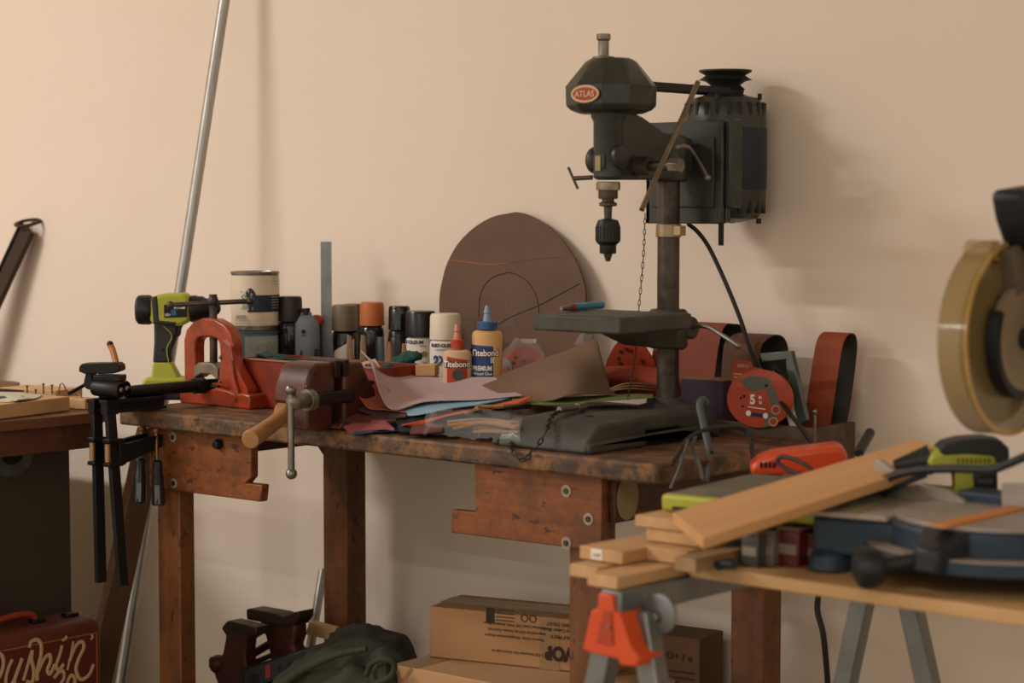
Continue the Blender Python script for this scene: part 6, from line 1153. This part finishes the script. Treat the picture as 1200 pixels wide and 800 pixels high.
b = t.b(); b.bb(.245, .288, -.0008, 0, 0, h); b.build('tape', tape, o)
text('VEVOR', .037, (.76 * Lb + .062, -.0012, .046), (-1, 0, 0), (0, 0, -1), kink, o, T_, bold=.0022, sx=.85)
for i, (s_, x, z) in enumerate((('TOOLS, HALF PRICE', .76 * Lb + .07, .070), ('Rod and L Rotary Cutter Blade', .76 * Lb + .07, .083), ('COME AND TRUST', .76 * Lb + .06, .095))): text(s_, .0095, (x, -.0012, z), (-1, 0, 0), (0, 0, -1), kink, o, T_, bold=.0001)
for i, (s_, x, z) in enumerate((('No. 2-103 Shenzhen Rd. North side of', .205, .030), ('Made in China  Shanghai Import Export', .19, .060), ('Imported to USA by Sanven Tech Ltd.', .195, .072), ('Address: Suite 250, 9166 Anaheim Place', .19, .084))): text(s_, .0082, (x, -.0012, z), (-1, 0, 0), (0, 0, -1), kink, o, T_)
for x0, x1, z0, z1 in ((.128, .146, .082, .112), (.150, .19, .102, .1035), (.150, .19, .095, .0965), (.150, .19, .088, .0895), (.150, .19, .109, .1105)): b = t.b(); b.bb(x0, x1, -.0012, 0, z0, z1); b.build('printed_mark', kink, o)
for k in range(2): b = t.b(); b.torus((.212 + .018 * k, -.0008, .098), .007, .001, (0, 1, 0), 16, 5); b.build('recycle_mark', kink, o)
t, o, L_, h = boxA('cardboard_box', 'pale cardboard box under the long printed one', (462, 778), (560, 797), -.42, .20, .30, mat('cardboard_pale', '#b58d63', .8, var='#a27b52', scale=5), length=.50)
b = t.b(); b.bb(0, .06, .0, .32, h, h + .0008); b.build('tape', tape, o); b = t.b(); b.hexa([(.0, -.001, h - .05), (.004, -.001, h - .06), (.05, -.001, h - .004), (.045, -.001, h)] * 1 + [(.0, -.0, h - .05), (.004, -.0, h - .06), (.05, -.0, h - .004), (.045, -.0, h)]); b.build('crease', tape, o)
b = B(); b.bb(.46, 1.16, -.44, -.05, 0, W(462, 778, -.42).z - .201); one(b, 'floor_box', cardd, 'dark cardboard box on the floor under the other boxes', 'cardboard box', bev=.004)
t, o, L_, h = boxA('cardboard_box', 'dark brown cardboard box with shipping symbols standing right of the front bench leg', (727, 737), (812, 748), -.165, W(727, 737, -.165).z - W(462, 778, -.42).z + .2, .10, mat('cardboard_brown', '#5f432d', .85, var='#503621', scale=6), length=.175)
b = t.b(); b.bb(0, .075, -.001, 0, 0, h); b.build('tape', mat('shiny_tape', '#8f6c48', .2, coat=.5), o)
for k, s_ in enumerate(('l', 'O', '+', '/', 'e')): text(s_, .02, (.095 + .015 * k, -.0015, h - .045), (1, 0, 0), (0, 0, 1), kink, o, T_, bold=.0004)
for k in range(9): b = t.b(); b.bb(.09, .165, -.0012, 0, h - .07 - .012 * k, h - .066 - .012 * k); b.build('fine_print', mat('box_print', '#3c2a1c', .9), o)

# ------------------------------------------------------------------ light
wd = bpy.data.worlds.new('world'); SC.world = wd; wd.use_nodes = True
wd.node_tree.nodes['Background'].inputs[0].default_value = (1, .90, .76, 1); wd.node_tree.nodes['Background'].inputs[1].default_value = .62
for i, (x, y, z, e, lx) in enumerate(((-1.7, -2.9, 3.3, 66, 1.3), (-2.0, -5.2, 3.3, 56, 1.8), (-2.2, -8.4, 3.0, 90, 2.4), (3.6, -5.2, 3.3, 38, 2.4))):  # three ceiling tubes; the last is an added fill brightening the upper right wall
    l = bpy.data.lights.new('tube_and_fill', 'AREA'); l.shape = 'RECTANGLE'; l.size = lx; l.size_y = .16; l.energy = e; l.color = (1, .955, .95)
    o = bpy.data.objects.new('tube_and_fill', l); COL.objects.link(o); o.location = (x, y, z)
vs = SC.view_settings; vs.view_transform = 'Standard'; vs.look = 'None'; vs.gamma = 1; vs.exposure = 0.67; vs.use_curve_mapping = False
